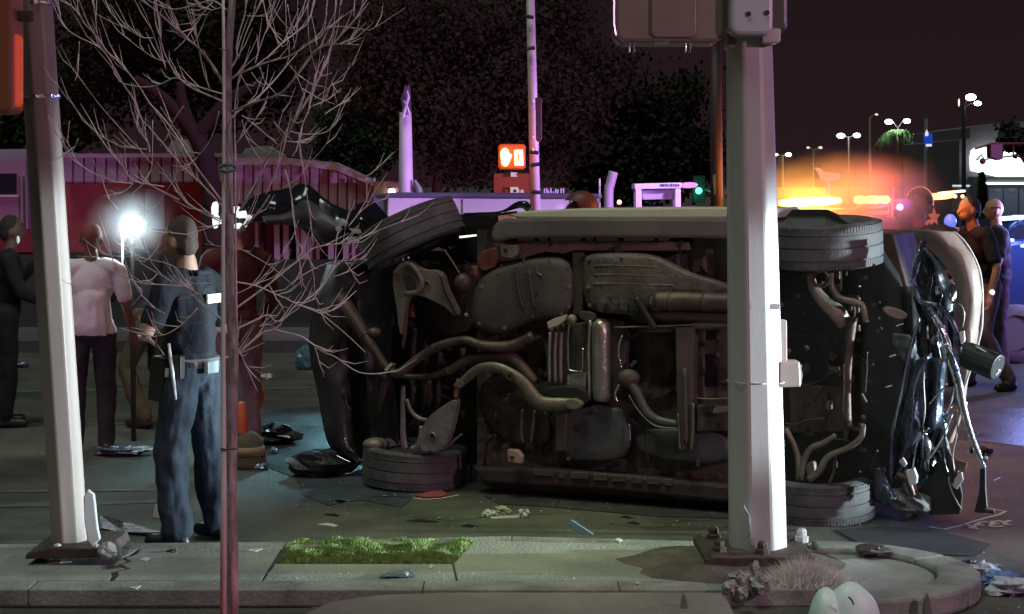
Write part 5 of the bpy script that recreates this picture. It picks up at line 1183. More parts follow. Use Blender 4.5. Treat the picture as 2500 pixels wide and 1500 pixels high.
# ---- trees
lf = mat('night_leaves', (0.020, 0.0115, 0.004), .95, c2=(.030, .017, .006), scale=.2); lfg = mat('dark_green_leaves', (.010, .03, .008), .9, c2=(.02, .05, .014), scale=.5)
brk = mat('far_bark', (.05, .026, .010), .9)
def tree_bg(label, cx, cy, rx, ry, d, n, seed, lm, trunkx=None, name='leafy_tree', droop=0.0, leaf=.10):
    r = random.Random(seed); t = thing(name, label, 'tree', P(cx, 520, d)); a = M(); c0 = P(cx, cy, d); RX_, RY_ = px(rx, d), px(ry, d)
    cl_ = []
    for i in range(46):
        u = r.uniform(0, 2 * pi); v = r.uniform(-1, 1); q = r.random() ** .45
        cl_.append(c0 + Vector((RX_ * q * cos(u) * sqrt(1 - v * v * .8), RX_ * .6 * q * sin(u), RY_ * v * q * (1.0))))
    for i in range(n):
        cc = r.choice(cl_); s = RX_ * .17; q = cc + Vector((r.gauss(0, s), r.gauss(0, s), r.gauss(0, s * .8) - droop * abs(r.gauss(0, s))))
        L = leaf * r.uniform(.6, 1.5); ax = Vector((r.gauss(0, 1), r.gauss(0, 1), r.gauss(0, 1))).normalized(); b_ = ax.orthogonal().normalized() * L * .5
        a.add([q, q + ax * L * .5 + b_, q + ax * L, q + ax * L * .5 - b_], [(0, 1, 2, 3)])
    a.obj('crown', lm, t)
    tx = trunkx or cx; p0 = P(tx, 600, d); p0.z = 0; p1 = P(tx, 430, d); w = M()
    w.tube(smoothpts([p0, p1, c0 - Vector((0, 0, RY_ * .2))]), [px(q, d) for q in resample([14, 11, 5], 4)], 8)
    for i in range(9): e = r.choice(cl_); w.tube(smoothpts([p1.lerp(c0, r.uniform(.1, .7)), p1.lerp(e, .6), e]), [px(q, d) for q in resample([5, 3, 1], 4)], 5)
    w.obj('trunk', brk, t, smooth=True); return t
tree_bg('large dark reddish leafy tree rising behind the violet column', 1180, 190, 300, 230, 38, 42000, 3, lf, 1070)
tree_bg('dark tree with thick crimson limbs behind the bare tree', 420, 120, 330, 180, 52, 20000, 4, mat('deep_red_leaves', (.012, .006, .003), .9, c2=(.018, .008, .004), scale=.4), 520, leaf=.14)
tree_bg('dim green tree between the shelter roof and the violet column', 860, 330, 110, 110, 60, 9000, 5, lfg, leaf=.14)
tree_bg('far dark tree behind the gantry and the green light', 1560, 330, 190, 170, 75, 16000, 6, mat('plum_leaves', (.012, .007, .003), .9), leaf=.22)
tree_bg('dark tree behind the left roof, at the left edge', 60, 260, 160, 130, 58, 5000, 8, lfg, leaf=.2)
w = M()
for pts, r_ in [([(520, 520), (505, 400), (470, 320), (400, 240), (330, 190)], [26, 24, 20, 14, 8]), ([(505, 400), (450, 270), (440, 200)], [20, 15, 9]), ([(480, 330), (560, 240), (640, 200)], [16, 13, 7])]:
    w.tube(smoothpts([P(x, y, 30) for x, y in pts]), [px(q, 30) for q in resample(r_, 4)], 10)
lt_ = thing('old_tree', 'thick dark crimson tree trunk with limbs behind the thin bare tree', 'tree', P(520, 520, 30)); w.tube([P(520, 515, 30), Vector((P(522, 600, 30).x, 30, 0))], px(28, 30), 10); w.obj('trunk', mat('crimson_bark', (.020, .006, .004), .9, bump=.5), lt_, smooth=True)

# ---- street lamps at right
lh = mat('lamp_head_lit', (1, 1, 1), .4, emit=(.9, 1, 1), es=14); lhd = mat('lamp_head_dim', (.8, .7, .6), .4, emit=(1, .85, .7), es=1.2); pm_ = mat('lit_post', (.5, .45, .38), .5, emit=(1, .85, .65), es=.0)
def slamp(label, px0, top, heads, d, bright=True, w=5, bot=420, m=pm_):
    t = thing('street_lamp', label, 'street lamp', P(px0, 470, d), 'street lamps in the distance'); base_ = P(px0, 470, d); base_.z = 0
    M().tube([P(px0, top, d), P(px0, bot, d), base_], [px(w * .4, d), px(w * .5, d), px(w * .6, d)], 8).obj('post', m, t)
    for hx, hy, hw in heads:
        M().tube([P(px0, top + 2, d), P((px0 + hx) / 2, min(top, hy) + 1, d), P(hx, hy, d)], px(1, d), 6).obj('arm', m, t)
        M().sphere(P(hx, hy, d), (px(hw, d), px(hw, d), px(hw * .62, d))).obj('lamp_head', lh if bright else lhd, t, smooth=True)
    return t
slamp('short double street lamp just right of the thick pole', 1911, 379, [(1895, 378, 4), (1925, 378, 7)], 110, w=4)
slamp('dim double street lamp second from the thick pole', 1986, 366, [(1973, 361, 4), (2003, 361, 5)], 120, False, 3)
slamp('bright double street lamp above the amber light bar', 2072, 334, [(2053, 332, 10), (2092, 331, 9)], 90, w=4)
slamp('bright double street lamp over the lit palm', 2192, 312, [(2170, 298, 10), (2214, 296, 9)], 90, w=3)
slamp('slanting single lamp on a bare wooden pole', 2124, 286, [(2140, 280, 4)], 60, False, 6)
t = slamp('tall dark pole carrying two bright white heads near the lit store', 2353, 262, [(2370, 238, 13), (2387, 253, 9)], 60, w=11, m=mat('dark_post', (.03, .03, .04), .6))
M().sphere(P(2341, 251, 60), (.03, .03, .15)).obj('side_lamp', lhd, t)
pl = thing('palm', 'small green palm lit from above under a double street lamp', 'palm', P(2195, 470, 88)); a = M(); r = random.Random(2)
for i in range(46):
    w_ = r.uniform(0, 2 * pi); L = r.uniform(.6, 1.35); c = P(2192, 318, 88); pts = [c + Vector((cos(w_) * L * t_, sin(w_) * L * t_, L * (.35 * t_ - 1.0 * t_ * t_))) for t_ in (0, .3, .6, .85, 1)]
    for p1, p2 in zip(pts, pts[1:]):
        for k in range(3):
            q = p1.lerp(p2, k / 3); e = q + Vector((r.gauss(0, .12), r.gauss(0, .12), -.26)); a.add([q, q + Vector((.05, 0, .03)), e], [(0, 1, 2)])
a.obj('fronds', mat('palm_green', (.10, .20, .06), .6), pl); M().tube([P(2192, 318, 88), Vector((P(2192, 318, 88).x, 88, 0))], .14, 8).obj('trunk', brk, pl)
lamp('POINT', 'street_lamp_light', P(2192, 292, 87.5), 160, (.9, 1, 1), .2)
bs = thing('blue_sign', 'small blue roadside sign with a white base right of the palm', 'sign', P(2266, 470, 60))
slabobj('panel', [(2256, 328), (2276, 326), (2278, 352), (2258, 352)], 60, .1, mat('blue_sign', (.02, .08, .5), .5, emit=(.02, .08, .7), es=.5), bs, bevel=0); slabobj('white_strip', [(2262, 352), (2275, 352), (2275, 358), (2262, 358)], 60, .1, mat('white_sign', (.9, .9, .9), .5, emit=(.8, .9, 1), es=.8), bs, bevel=0)
slabobj('white_emblem', [(2259, 326), (2263, 317), (2267, 326), (2266, 332), (2260, 333)], 59.9, .05, MATS['white_sign'], bs, bevel=0); M().tube([P(2261, 290, 60.2), Vector((P(2261, 290, 60).x, 60.2, 0))], .07, 6).obj('post', grey, bs)

# ---- store
st_ = thing('store', 'store with a brightly lit white sign front at the right edge', 'store', P(2440, 500, 70))
slabobj('wall', [(2342, 440), (2342, 342), (2368, 338), (2368, 312), (2440, 300), (2620, 290), (2620, 560), (2342, 560)], 70.5, 10, mat('store_grey', (.13, .12, .14), .8), st_, bevel=0)
slabobj('sign_front', rnd_poly([(2372, 372), (2388, 358), (2640, 350), (2640, 432), (2376, 432)], 1), 70, .4, mat('sign_lit', (1, 1, 1), .5, emit=(.92, 1, .98), es=2.6), st_, bevel=0)
slabobj('canopy', [(2376, 432), (2620, 432), (2620, 446), (2376, 446)], 69.5, .9, mat('canopy_teal', (.14, .2, .2), .6), st_, bevel=0)
slabobj('canopy_light', [(2410, 446), (2620, 446), (2620, 451), (2410, 451)], 69.4, .2, mat('strip_lit', (1, 1, 1), .5, emit=(.9, 1, 1), es=3), st_, bevel=0)
for x in (2415, 2452, 2490, 2528): d_ = slabobj('door', [(x, 460), (x + 33, 460), (x + 33, 560), (x, 560)], 70.3, .15, mat('slate_door', (.12, .14, .20), .5, emit=(.2, .25, .4), es=.12), st_, bevel=0); slabobj('notice', [(x + 10, 462), (x + 26, 462), (x + 26, 468), (x + 10, 468)], 70.2, .05, grey, d_, bevel=0)
cv = thing('shop_cabinet', 'small pale lit cabinet left of the store front', 'cabinet', P(2355, 470, 66)); slabobj('box', [(2340, 455), (2366, 455), (2366, 520), (2340, 520)], 66, 1, grey, cv, bevel=0); slabobj('lit_top', [(2338, 452), (2368, 452), (2368, 456), (2338, 456)], 65.9, .8, MATS['white_sign'], cv, bevel=0)
sg = thing('hanging_signal', 'dark traffic signal cluster hanging in front of the lit store sign', 'traffic signal', P(2435, 400, 30))
hm = mat('maroon_signal', (.12, .03, .04), .5)
slabobj('housing', [(2417, 352), (2450, 349), (2450, 388), (2440, 392), (2418, 386)], 30, .25, hm, sg, bevel=.02)
M().tube([P(2380, 364, 30.1), P(2400, 358, 30.1), P(2420, 351, 30.1), P(2600, 350, 30.1)], px(3, 30), 6).obj('mast_arm', hm, sg)
M().tube([P(2384, 392, 30.1), P(2396, 378, 30.1), P(2404, 392, 30.1), P(2420, 384, 30.1)], px(2.5, 30), 6).obj('cable', hm, sg); M().sphere(P(2399, 394, 30), px(8, 30)).obj('camera', hm, sg); M().tube([P(2450, 384, 30.1), P(2480, 380, 30.1), P(2510, 392, 30.1)], px(2.5, 30), 6).obj('cable', hm, sg)
M().tube([P(2474, 355, 30), P(2474, 385, 30)], px(2, 30), 6).obj('hanger', hm, sg)
tree_bg('black leafy branches silhouetted against the lit store sign', 2475, 335, 48, 34, 50, 1500, 9, mat('silhouette_leaves', (.02, .022, .02), .9), 2520, leaf=.14)
eg = thing('cypress', 'dark green cone shaped shrub in front of the lit store', 'shrub', P(2395, 480, 40)); a = M(); r = random.Random(4)
for i in range(2500):
    h = r.random(); rad = .16 * sqrt(1 - h) + .02; w_ = r.uniform(0, 2 * pi); c = P(2397, 0, 40); q = Vector((c.x + cos(w_) * rad * r.random() ** .4, 40 + sin(w_) * rad, lerp(.2, 2.2, h))); a.add([q, q + Vector((r.gauss(0, .04), r.gauss(0, .04), .07)), q + Vector((.04, 0, .02))], [(0, 1, 2)])
a.obj('foliage', lfg, eg); M().tube([Vector((c.x, 40, 0)), Vector((c.x, 40, .4))], .04, 6).obj('stem', brk, eg)
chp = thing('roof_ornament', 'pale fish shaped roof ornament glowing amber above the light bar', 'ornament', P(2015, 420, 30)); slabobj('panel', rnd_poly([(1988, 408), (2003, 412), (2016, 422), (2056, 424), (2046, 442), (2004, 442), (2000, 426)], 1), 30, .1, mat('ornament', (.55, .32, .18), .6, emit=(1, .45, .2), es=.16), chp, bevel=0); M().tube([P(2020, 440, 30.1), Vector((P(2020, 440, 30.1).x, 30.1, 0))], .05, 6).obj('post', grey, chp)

# ---- tow truck with amber bars, mostly hidden behind the car
TT = 14.2
tt = thing('tow_truck', 'dark tow truck behind the overturned car with glowing amber and red light bars', 'tow truck', P(2050, 560, TT))
slabobj('cab', rnd_poly([(1880, 512), (2180, 505), (2215, 600), (2215, 900), (1860, 900), (1860, 560)], 1), TT, 2.0, mat('truck_dark', (.05, .03, .03), .4, coat=.4), tt, bevel=.04)
slabobj('bar_base', [(1895, 503), (2190, 494), (2190, 505), (1895, 513)], TT + .1, .4, blackm, tt, bevel=.01)
amb = mat('amber_lit', (1, .6, .1), .4, emit=(1, .42, .05), es=60); amb2 = mat('orange_lit', (1, .4, .05), .4, emit=(1, .22, .03), es=22); redl = mat('red_lens', (.8, .1, .1), .3, emit=(1, .08, .08), es=.7)
slabobj('light_bar', rnd_poly([(1910, 486), (2052, 480), (2058, 498), (1912, 509)], 1), TT, .2, amb, tt, bevel=.01)
for x, w_ in ((2098, 9), (2126, 12), (2160, 7)): slabobj('light_bar', rnd_poly([(x - 2, 480), (x + w_ * 2, 479), (x + w_ * 2, 496), (x - 2, 498)], 1), TT, .2, amb2, tt, bevel=.01)
slabobj('red_lens', rnd_poly([(2095, 499), (2172, 495), (2172, 508), (2100, 512)], 1), TT, .2, redl, tt, bevel=.01); slabobj('red_lens', rnd_poly([(2115, 516), (2176, 512), (2172, 524), (2128, 526)], 1), TT, .2, redl, tt, bevel=.01)
slabobj('light_bar', rnd_poly([(2258, 476), (2330, 472), (2332, 484), (2262, 490)], 1), TT + 1.3, .2, amb2, tt, bevel=.01)
slabobj('white_light_strip', [(2296, 470), (2356, 464), (2358, 469), (2296, 476)], TT + 1.5, .1, mat('cream_lit', (1, .9, .7), .4, emit=(1, .75, .5), es=2.5), tt, bevel=0)
for x in (2332, 2350): M().sphere(P(x, 480, TT + 1.4), px(5, TT)).obj('marker_light', MATS['cream_lit'], tt)
for x in (2172, 2180, 2183): M().tube([P(x, 455, TT), P(x - 4, 530, TT)], .006, 5).obj('whip_antenna', redl, tt)
M().sphere(P(2197, 506, TT), px(8, TT)).obj('blue_strobe', mat('strobe', (.6, .5, 1), .3, emit=(.45, .3, 1), es=6), tt)
slabobj('strobe_housing', rnd_poly([(2186, 488), (2226, 484), (2230, 510), (2190, 516)], 1), TT + .12, .2, mat('violet_housing', (.12, .06, .25), .4), tt, bevel=.01)
lamp('POINT', 'amber_bar_light', P(1985, 490, 13.55), 62, (1, .42, .05), .12); lamp('POINT', 'orange_bar_light', P(2125, 486, 13.6), 60, (1, .12, .02), .12); lamp('POINT', 'amber_bar_light', P(2300, 470, 16.6), 2, (1, .5, .1), .1)
lamp('POINT', 'strobe_light', P(2200, 506, 13.9), 6, (.4, .2, 1), .06)
bc = thing('blue_beacon', 'domed blue beacon glowing beside the badge of the black clad officer', 'beacon', P(2322, 556, 16)); M().sphere(P(2320, 541, 16), (px(15, 16), px(15, 16), px(18, 16)), 16, 12).obj('dome', mat('blue_dome', (.15, .25, .8), .3, emit=(.12, .22, 1), es=.9), bc, smooth=True); M().box(P(2322, 560, 16.03), (.13, .13, .04)).obj('foot', mat('pale_foot', (.5, .55, .8), .4), bc)
M().tube([P(2322, 562, 16.03), Vector((P(2322, 560, 16).x, 16.03, 0))], .03, 8).obj('stand', blackm, bc)

# ---- blue lit patrol car at the right edge
PD = 18.0
pc = thing('patrol_car', 'dark patrol car washed in blue light cut off by the right edge', 'patrol car', P(2500, 640, PD))
pcm = mat('patrol_blue_black', (.03, .05, .13), .25, .1, coat=.8, bump=.05)
slabobj('lower_body', [(2425, 600), (2440, 588), (2560, 580), (2900, 580), (2930, 690), (2920, 760), (2430, 770), (2418, 690)], PD, 1.8, pcm, pc, bevel=.06)
slabobj('cabin', [(2440, 588), (2475, 545), (2520, 535), (2760, 535), (2830, 582)], PD + .2, 1.5, pcm, pc, bevel=.05)
slabobj('windscreen', [(2452, 584), (2482, 550), (2540, 545), (2540, 582)], PD + .17, .05, glassm, pc, bevel=.01)
slabobj('side_window', [(2552, 582), (2552, 545), (2640, 543), (2650, 580)], PD + .17, .05, glassm, pc, bevel=.01)
slabobj('push_bumper', [(2420, 640), (2435, 640), (2435, 720), (2420, 720)], PD - .1, .1, chrome, pc, bevel=.01)
for x, y in ((2462, 585), (2448, 600), (2492, 598)): slabobj('lamp', rnd_poly([(x, y), (x + 14, y - 3), (x + 14, y + 6), (x, y + 7)], 1), PD - .02, .05, mat('blue_lamp', (.3, .5, 1), .3, emit=(.4, .6, 1), es=1.4), pc, bevel=0)
for x in (2480, 2850):
    w_ = M().lathe([(.20, -.12), (.30, -.12), (.34, -.08), (.34, .08), (.30, .12), (.20, .12)], Vector((P(x, 0, PD).x, PD + .1, .34)), (0, 1, 0), 28); wo = w_.obj('wheel', rubber, pc, smooth=True); M().lathe([(0, -.10), (.2, -.1), (.2, .05), (0, .05)], Vector((P(x, 0, PD).x, PD + .1, .34)), (0, 1, 0), 14).obj('rim', MATS['alloy_rim'], wo)
slabobj('roof_light_bar', [(2500, 528), (2620, 526), (2620, 536), (2500, 537)], PD + .5, .5, mat('bar_blue', (.2, .4, 1), .3, emit=(.5, .7, 1), es=2.0), pc, bevel=.02)
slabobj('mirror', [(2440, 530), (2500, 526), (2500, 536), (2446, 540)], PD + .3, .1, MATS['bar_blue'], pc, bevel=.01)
lamp('POINT', 'patrol_bar_light', P(2540, 520, PD - .6), 90, (.3, .35, 1), .15)

# ---- scene light at left
wl = thing('work_light', 'glaring white work light on a pale stand left of the bald officer', 'work light', P(322, 640, 12.6))
M().sphere(P(322, 550, 12.6), px(19, 12.6), 20, 14).obj('lit_lens', mat('work_light_lens', (1, 1, 1), .4, emit=(.85, 1, 1), es=40), wl, smooth=True)
M().lathe([(0, 0), (.09, 0), (.10, .10), (.05, .16), (0, .16)], P(322, 550, 12.63), (0, 1, 0), 18).obj('housing', blackm, wl)
M().tube([P(299, 562, 12.55), P(299, 645, 12.55)], [px(4, 12.6), px(2, 12.6)], 8).obj('pale_handle', mat('glow_stick', (.8, .9, .9), .4, emit=(.7, .8, .8), es=.3), wl); M().tube([P(322, 566, 12.66), Vector((P(322, 566, 12.6).x, 12.66, 0))], .02, 8).obj('stand', blackm, wl)
lamp('POINT', 'work_light_beam', P(322, 550, 12.4), 26, (.8, .97, 1), .1)
tag(M().sphere(P(44, 586, 12.2), (.012, .012, .03)).obj('small_lamp', MATS['glow_stick']), 'tiny white light in front of the dark figure at the left edge', 'lamp')

# ---- traffic cone and debris
cn = thing('traffic_cone', 'squat dark tan cone with an orange top, behind the bare tree trunk', 'traffic cone', G(604, 1142))
c = G(604, 1140); M().lathe([(.0, .0), (.14, 0), (.135, .03), (.125, .10), (.105, .19), (.06, .24), (0, .25)], c, (0, 0, 1), 24).obj('base', mat('dirty_rubber', (.10, .085, .05), .8, bump=.3), cn, smooth=True)
M().lathe([(.128, .09), (.131, .09), (.117, .15), (.114, .15)], c, (0, 0, 1), 24, closed=True).obj('band', mat('ochre_band', (.3, .24, .12), .7), cn, smooth=True)
M().lathe([(.05, .24), (.045, .30), (.03, .44), (.012, .46), (0, .46)], c - Vector((.04, 0, 0)), (0, 0, 1), 20).obj('orange_top', mat('orange_plastic', (.6, .12, .04), .5), cn, smooth=True)
dm = mat('dark_debris', (.03, .026, .028), .35, .2, bump=.5); wm = mat('pale_debris', (.55, .55, .52), .6); blm = mat('blue_grey_debris', (.28, .36, .42), .3, .4); foil = mat('crumpled_foil', (.28, .34, .42), .22, .7, bump=.8, bscale=30)
def flake(name, poly, z, m, label, cat='debris', lift=.0, th=.006, parent=None, group=None, tip=0.0):
    pts = [G(x, y, z) for x, y in poly]; mx = min(p.y for p in pts); top = [p + Vector((0, 0, tip * (p.y - mx) + .004 + lift * random.random())) for p in pts]
    n = len(pts); a = M(); ar = sum(top[i].x * top[(i + 1) % n].y - top[(i + 1) % n].x * top[i].y for i in range(n))
    if ar < 0: top = top[::-1]
    a.add([v - Vector((0, 0, th)) for v in top] + top, [tuple(reversed(range(n))), tuple(range(n, 2 * n))] + [(i, (i + 1) % n, n + (i + 1) % n, n + i) for i in range(n)])
    o = a.obj(name, m, parent)
    if label: tag(o, label, cat, group)
    return o
def crumple(name, x, y, w, h, z, m, label, cat='debris', seed=0, rough=.9):
    c = G(x, y + h * .3, z); k = c.y / F; o = chunk(name, (c.x, c.y, z + h * k * .45), (w * k / 2, w * k * .35, h * k * .55), m, seed, rough=rough, n=14)
    return tag(o, label, cat)
crumple('plastic_cover', 780, 1142, 165, 62, 0, dm, 'large dark rounded plastic cover lying left of the lower left tyre', seed=2, rough=.35)
crumple('broken_assembly', 668, 1070, 110, 42, 0, dm, 'dark clump of broken car parts on the wet patch right of the cone', seed=5)
flake('lamp_shard', [(672, 1062), (704, 1058), (708, 1074), (676, 1072)], .05, wm, 'pale shard on top of the dark clump on the wet patch', lift=.03)
crumple('crumpled_foil', 300, 1103, 130, 22, 0, foil, 'shiny crumpled blue foil on the road behind the leaning pole', seed=7)
crumple('plastic_scrap', 640, 1142, 34, 14, 0, foil, 'small blue scrap on the road right of the cone base', seed=8)
crumple('plastic_scrap', 668, 1104, 22, 14, 0, foil, 'tiny blue scrap below the dark clump of car parts', seed=9)
crumple('glitter_scrap', 38, 893, 54, 14, 0, foil, 'glittering blue scrap on the far road at the left edge', seed=10)
crumple('broken_mirror', 745, 885, 50, 60, 0, mat('teal_box', (.06, .16, .18), .35), 'teal tinted mirror housing hanging at the left end of the car', seed=12, rough=.3)
crumple('plastic_scrap', 648, 922, 30, 12, 0, wm, 'pale scrap on the far road beside the bare tree', seed=13)
for i, (p, lb) in enumerate([([(372, 1262), (378, 1232), (398, 1236), (400, 1262), (390, 1268)], 'upright white paper scrap on the road left of the officer boots')]):
    slabobj2 = slabobj('paper_scrap', p, 9.75, .01, wm, None, bevel=.002); tag(slabobj2, lb, 'paper')
flake('metal_strip', [(246, 1275), (300, 1290), (420, 1310), (400, 1314), (300, 1306), (246, 1300)], 0, dm, 'long dark metal strip on the ground between the leaning pole and the officer', lift=.04, th=.01)
flake('metal_strip', [(926, 1412), (946, 1404), (1000, 1398), (1012, 1403), (1012, 1410), (940, 1415)], SH, blm, 'pale curved metal strip on the pavement below the grass', lift=.02)
flake('glass_scrap', [(986, 1402), (994, 1396), (998, 1400), (992, 1404)], SH + .02, wm, 'tiny bright scrap on the end of the curved metal strip', th=.01)
slb = slabobj('metal_wedge', [(1392, 1272), (1398, 1272), (1450, 1306), (1425, 1308), (1392, 1290)], 9.1, .04, blm, None, bevel=.003); tag(slb, 'pale blue metal wedge lying on the rear kerb right of the grass', 'debris')
crumple('white_scrap', 1195, 1256, 34, 16, 0, wm, 'crumpled white scrap on the road below the lower left tyre', seed=21); crumple('white_scrap', 1228, 1250, 36, 20, 0, mat('greenish_scrap', (.42, .46, .32), .5), 'greenish white scrap with a tail between two white scraps on the road', seed=22)
crumple('white_scrap', 1279, 1258, 20, 20, 0, wm, 'round white scrap rightmost of the three on the road', seed=23); flake('scrap_strip', [(1195, 1262), (1270, 1258), (1272, 1264), (1200, 1268)], 0, wm, 'thin pale strip joining the white scraps on the road')
flake('red_scrap', [(1015, 1213), (1040, 1203), (1075, 1200), (1092, 1208), (1080, 1216), (1040, 1217)], 0, mat('red_scrap', (.35, .08, .09), .5), 'red plastic scrap under the lower left tyre', lift=.01)
for i, (x, y, w_, m_, lb) in enumerate([(830, 1226, 50, blm, 'bluish streaky shard on the wet road above the grass'), (800, 1282, 50, wm, 'pale thin shard just above the left part of the grass'), (810, 1258, 40, dm, 'dark thin shard on the wet road above the grass'),
        (1030, 1273, 80, dm, 'long dark thin shard on the road above the middle of the grass'), (1145, 1285, 40, dm, 'dark thin shard right above the grass'), (1530, 1264, 30, dm, 'dark shard on the road left of the thick pole'), (1545, 1278, 36, dm, 'lower dark shard on the road left of the thick pole'), (2300, 1002, 60, blm, 'pale streak shard on the road right of the wreck')]):
    flake('shard', [(x - w_ / 2, y), (x, y - 4), (x + w_ / 2, y + 2), (x + w_ / 4, y + 4)], 0, m_, lb)
for i, (x, y, w_, lb) in enumerate([(355, 1368, 26, 'small pale chip on the pavement right of the leaning pole base'), (418, 1347, 28, 'dark and pale chip on the pavement by the officer boots'), (145, 1374, 60, 'thin pale straw on the pavement below the leaning pole base'), (620, 1345, 40, 'thin curved pale straw beside the left edge of the grass'),
        (1052, 1386, 14, 'tiny pale chip below the right end of the grass'), (1510, 1322, 20, 'bright chip on the rear kerb in the middle of the pavement'), (1555, 1426, 12, 'tiny bright chip left of the mortar mound'), (330, 1436, 30, 'pale chips at the foot of the pavement crack')]):
    flake('chip', [(x - w_ / 2, y + 2), (x, y - 3), (x + w_ / 2, y - 1), (x + 2, y + 4)], SH, wm if i != 1 else dm, lb, lift=.01)
crumple('dark_boot', 2130, 1345, 90, 24, .1, mat('brown_rag', (.06, .05, .045), .7), 'flat dark rag lying on the rounded island edge right of the thick pole', seed=31, rough=.4)
a = M(); r = random.Random(8)
for i in range(2600):
    x = r.uniform(560, 2500); y = r.uniform(1000, 1500); z = SH + .004 if (1330 < y < 1430 and x < 2000) else .004
    if 1290 < y < 1335 or (y >= 1430 and x < 2380): continue
    c = G(x, y, z); s = r.uniform(.0015, .006); a.add([c + Vector((s * r.uniform(-1, 1), s * r.uniform(-1, 1), 0)) for _ in range(3)] + [c + Vector((0, 0, s))], [(0, 1, 3), (1, 2, 3), (2, 0, 3), (0, 2, 1)])
a.obj('glass_crumbs', mat('glass_crumb', (.6, .65, .62), .2), kind='stuff')
a = M(); r = random.Random(19)
for i in range(150):
    x = r.uniform(620, 2480); y = r.uniform(1010, 1296); c = G(x, y, .003); s_ = r.uniform(.006, .022); v = [c + Vector((s_ * r.uniform(-1, 1), s_ * r.uniform(-1, 1), r.uniform(0, .006))) for _ in range(4)] + [c + Vector((0, 0, s_ * .5))]
    a.add(v, [(0, 1, 4), (1, 2, 4), (2, 3, 4), (3, 0, 4)])
a.obj('crash_fragments', mat('grey_fragment', (.10, .10, .10), .5, c2=(.3, .3, .3), scale=9), kind='stuff')
# debris to the right of the island
blue = mat('blue_bag', (.08, .18, .42), .35, bump=.8, bscale=30, c2=(.18, .28, .5), scale=12); pale = mat('clear_plastic', (.42, .46, .55), .3, bump=1, bscale=40, c2=(.6, .62, .7), scale=20)
for i, (x, y, w_, h, m_, lb) in enumerate([(2440, 1418, 80, 30, blue, 'crumpled blue plastic bag on the road right of the island nose'), (2395, 1400, 70, 34, pale, 'pale translucent plastic heap left of the blue bag'), (2460, 1440, 90, 40, pale, 'clear crinkled plastic sheet in front of the blue bag'),
        (2360, 1378, 50, 14, dm, 'black scrap at the back of the blue plastic heap'), (2408, 1386, 60, 12, MATS['teal_box'], 'teal scrap behind the blue plastic bag'), (2336, 1378, 26, 12, wm, 'small white scrap left of the black scrap by the island nose'), (2230, 1255, 30, 18, dm, 'gravelly dark clump under the crushed end of the car'), (2400, 1105, 40, 18, dm, 'small dark clump on the road right of the bright bent strip')]):
    crumple('plastic_heap' if m_ in (blue, pale) else 'scrap', x, y, w_, h, 0, m_, lb, seed=40 + i)
for i, (x, y, w_, lb) in enumerate([(2370, 1098, 16, 'bright square chip on the road beside the bent strip'), (2434, 1170, 16, 'bright chip on the road right of the bumper leg'), (2236, 1246, 36, 'thin bright sliver under the crushed end, left one'), (2276, 1243, 20, 'thin bright sliver under the crushed end, right one')]):
    flake('bright_chip', [(x - w_ / 2, y + 3), (x + w_ / 2, y - 4), (x + w_ / 2, y - 1), (x - w_ / 2, y + 7)], 0, MATS['bright_bracket'], lb, th=.006)
# moulded white plastic piece and bent spikes at the bottom edge
a = M(); vs = []; nx, ny = 40, 20
wp = thing('white_moulding', 'two lobed moulded white plastic piece sticking up at the bottom edge', 'plastic moulding', G(2055, 1560, 0))
def lobe(cx, rx, top, seed, x0):
    a = M(); a.sphere((0, 0, 0), 1, 24, 16); c = P(cx, 1530, 7.35)
    for i, v in enumerate(a.v): q = 1 + .06 * noise.noise(v * 1.6 + Vector((seed, 0, 0))); a.v[i] = c + Vector((v.x * px(rx, 7.35) * q, v.y * .09 * q, v.z * px(1530 - top, 7.35) * q))
    return a
l1 = lobe(2078, 74, 1424, 1, 0).obj('lobe', mat('moulded_white', (.70, .88, .82), .42, c2=(.64, .82, .76), scale=3, bump=.12, bscale=6), wp, smooth=True); lobe(2018, 46, 1437, 4, 0).obj('lobe', MATS['moulded_white'], wp, smooth=True)

M().tube([P(2072, 1458, 7.22), P(2080, 1466, 7.22), P(2084, 1476, 7.23)], .004, 5).obj('twig', blackm, wp)
for x, lb in ((1672, 'bent grey metal spike at the bottom edge left of the thick pole'), (2266, 'bent grey metal spike at the bottom edge under the island nose')):
    s_ = slabobj('metal_spike', [(x - 14, 1540), (x - 7, 1462), (x, 1450), (x + 6, 1470), (x + 18, 1545)], 7.4, .035, mat('spike_metal', (.22, .22, .20), .4, .4), None, bevel=.004); tag(s_, lb, 'metal spike')

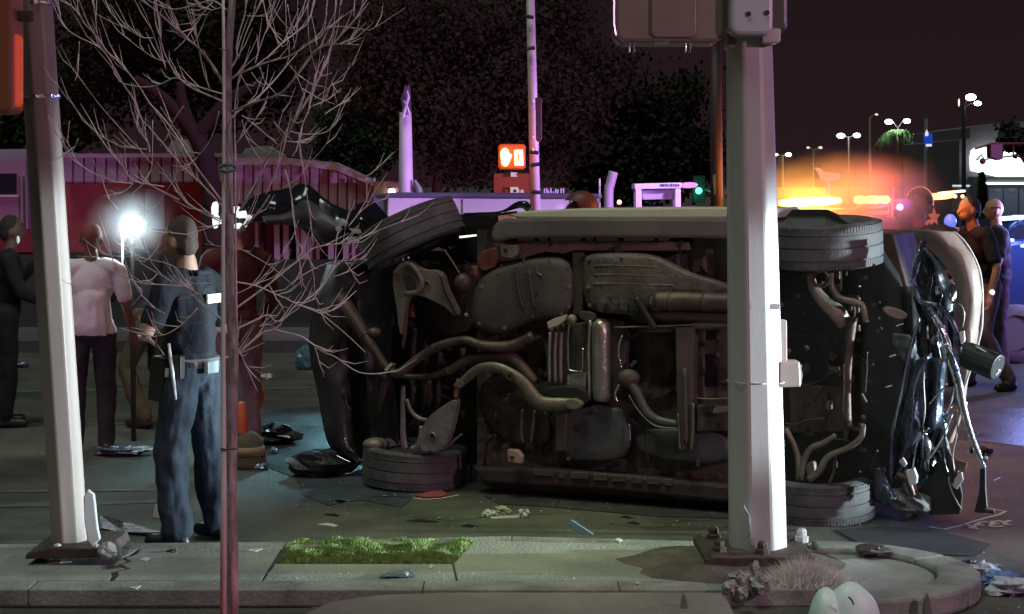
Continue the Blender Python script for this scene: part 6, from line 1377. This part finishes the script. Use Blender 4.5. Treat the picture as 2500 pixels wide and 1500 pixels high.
# added volumes round the lamps that imitate their glare halos, thinning towards the edges
def halo_volume(c, r, dens, col, seed=1, an=.3, nz=1.0):
    a = M(); a.sphere((0, 0, 0), 1, 24, 16); m = bpy.data.materials.new('lamp_halo'); m.use_nodes = True; t = m.node_tree; t.nodes.remove(t.nodes['Principled BSDF']); v = t.nodes.new('ShaderNodeVolumePrincipled')
    v.inputs['Color'].default_value = (*col, 1); v.inputs['Anisotropy'].default_value = an; t.links.new(v.outputs[0], t.nodes['Material Output'].inputs['Volume'])
    tc = t.nodes.new('ShaderNodeTexCoord'); ln = t.nodes.new('ShaderNodeVectorMath'); ln.operation = 'LENGTH'; t.links.new(tc.outputs['Object'], ln.inputs[0])
    mr = t.nodes.new('ShaderNodeMapRange'); mr.inputs[1].default_value = 0; mr.inputs[2].default_value = .98; mr.inputs[3].default_value = 1; mr.inputs[4].default_value = 0; mr.interpolation_type = 'SMOOTHERSTEP'; t.links.new(ln.outputs['Value'], mr.inputs[0])
    n = t.nodes.new('ShaderNodeTexNoise'); n.inputs['Scale'].default_value = 1.6; n.inputs['Detail'].default_value = 3; mp = t.nodes.new('ShaderNodeMapping'); mp.inputs['Location'].default_value = (seed * 3.7, 0, 0); t.links.new(tc.outputs['Object'], mp.inputs[0]); t.links.new(mp.outputs[0], n.inputs['Vector'])
    m2 = t.nodes.new('ShaderNodeMapRange'); m2.inputs[1].default_value = .3; m2.inputs[2].default_value = .7; m2.inputs[3].default_value = 1 - nz * .8; m2.inputs[4].default_value = 1; t.links.new(n.outputs['Fac'], m2.inputs[0])
    k = t.nodes.new('ShaderNodeMath'); k.operation = 'MULTIPLY'; t.links.new(mr.outputs[0], k.inputs[0]); t.links.new(m2.outputs[0], k.inputs[1]); k2 = t.nodes.new('ShaderNodeMath'); k2.operation = 'MULTIPLY'; k2.inputs[1].default_value = dens; kp = t.nodes.new('ShaderNodeMath'); kp.operation = 'POWER'; kp.inputs[1].default_value = 1.8; t.links.new(k.outputs[0], kp.inputs[0]); t.links.new(kp.outputs[0], k2.inputs[0]); t.links.new(k2.outputs[0], v.inputs['Density'])
    o = a.obj('lamp_halo', m, None, kind='stuff'); o.location = c; o.scale = r; return o
halo_volume(P(1985, 490, 13.2), (1.05, 4.2, .56), .95, (.95, .9, .85), 1)
halo_volume(P(2130, 480, 13.8), (.8, 1.6, .55), .9, (.95, .9, .85), 2)
halo_volume(P(322, 550, 12.3), (.48, .7, .45), .55, (.9, .95, 1), 4, nz=.3)
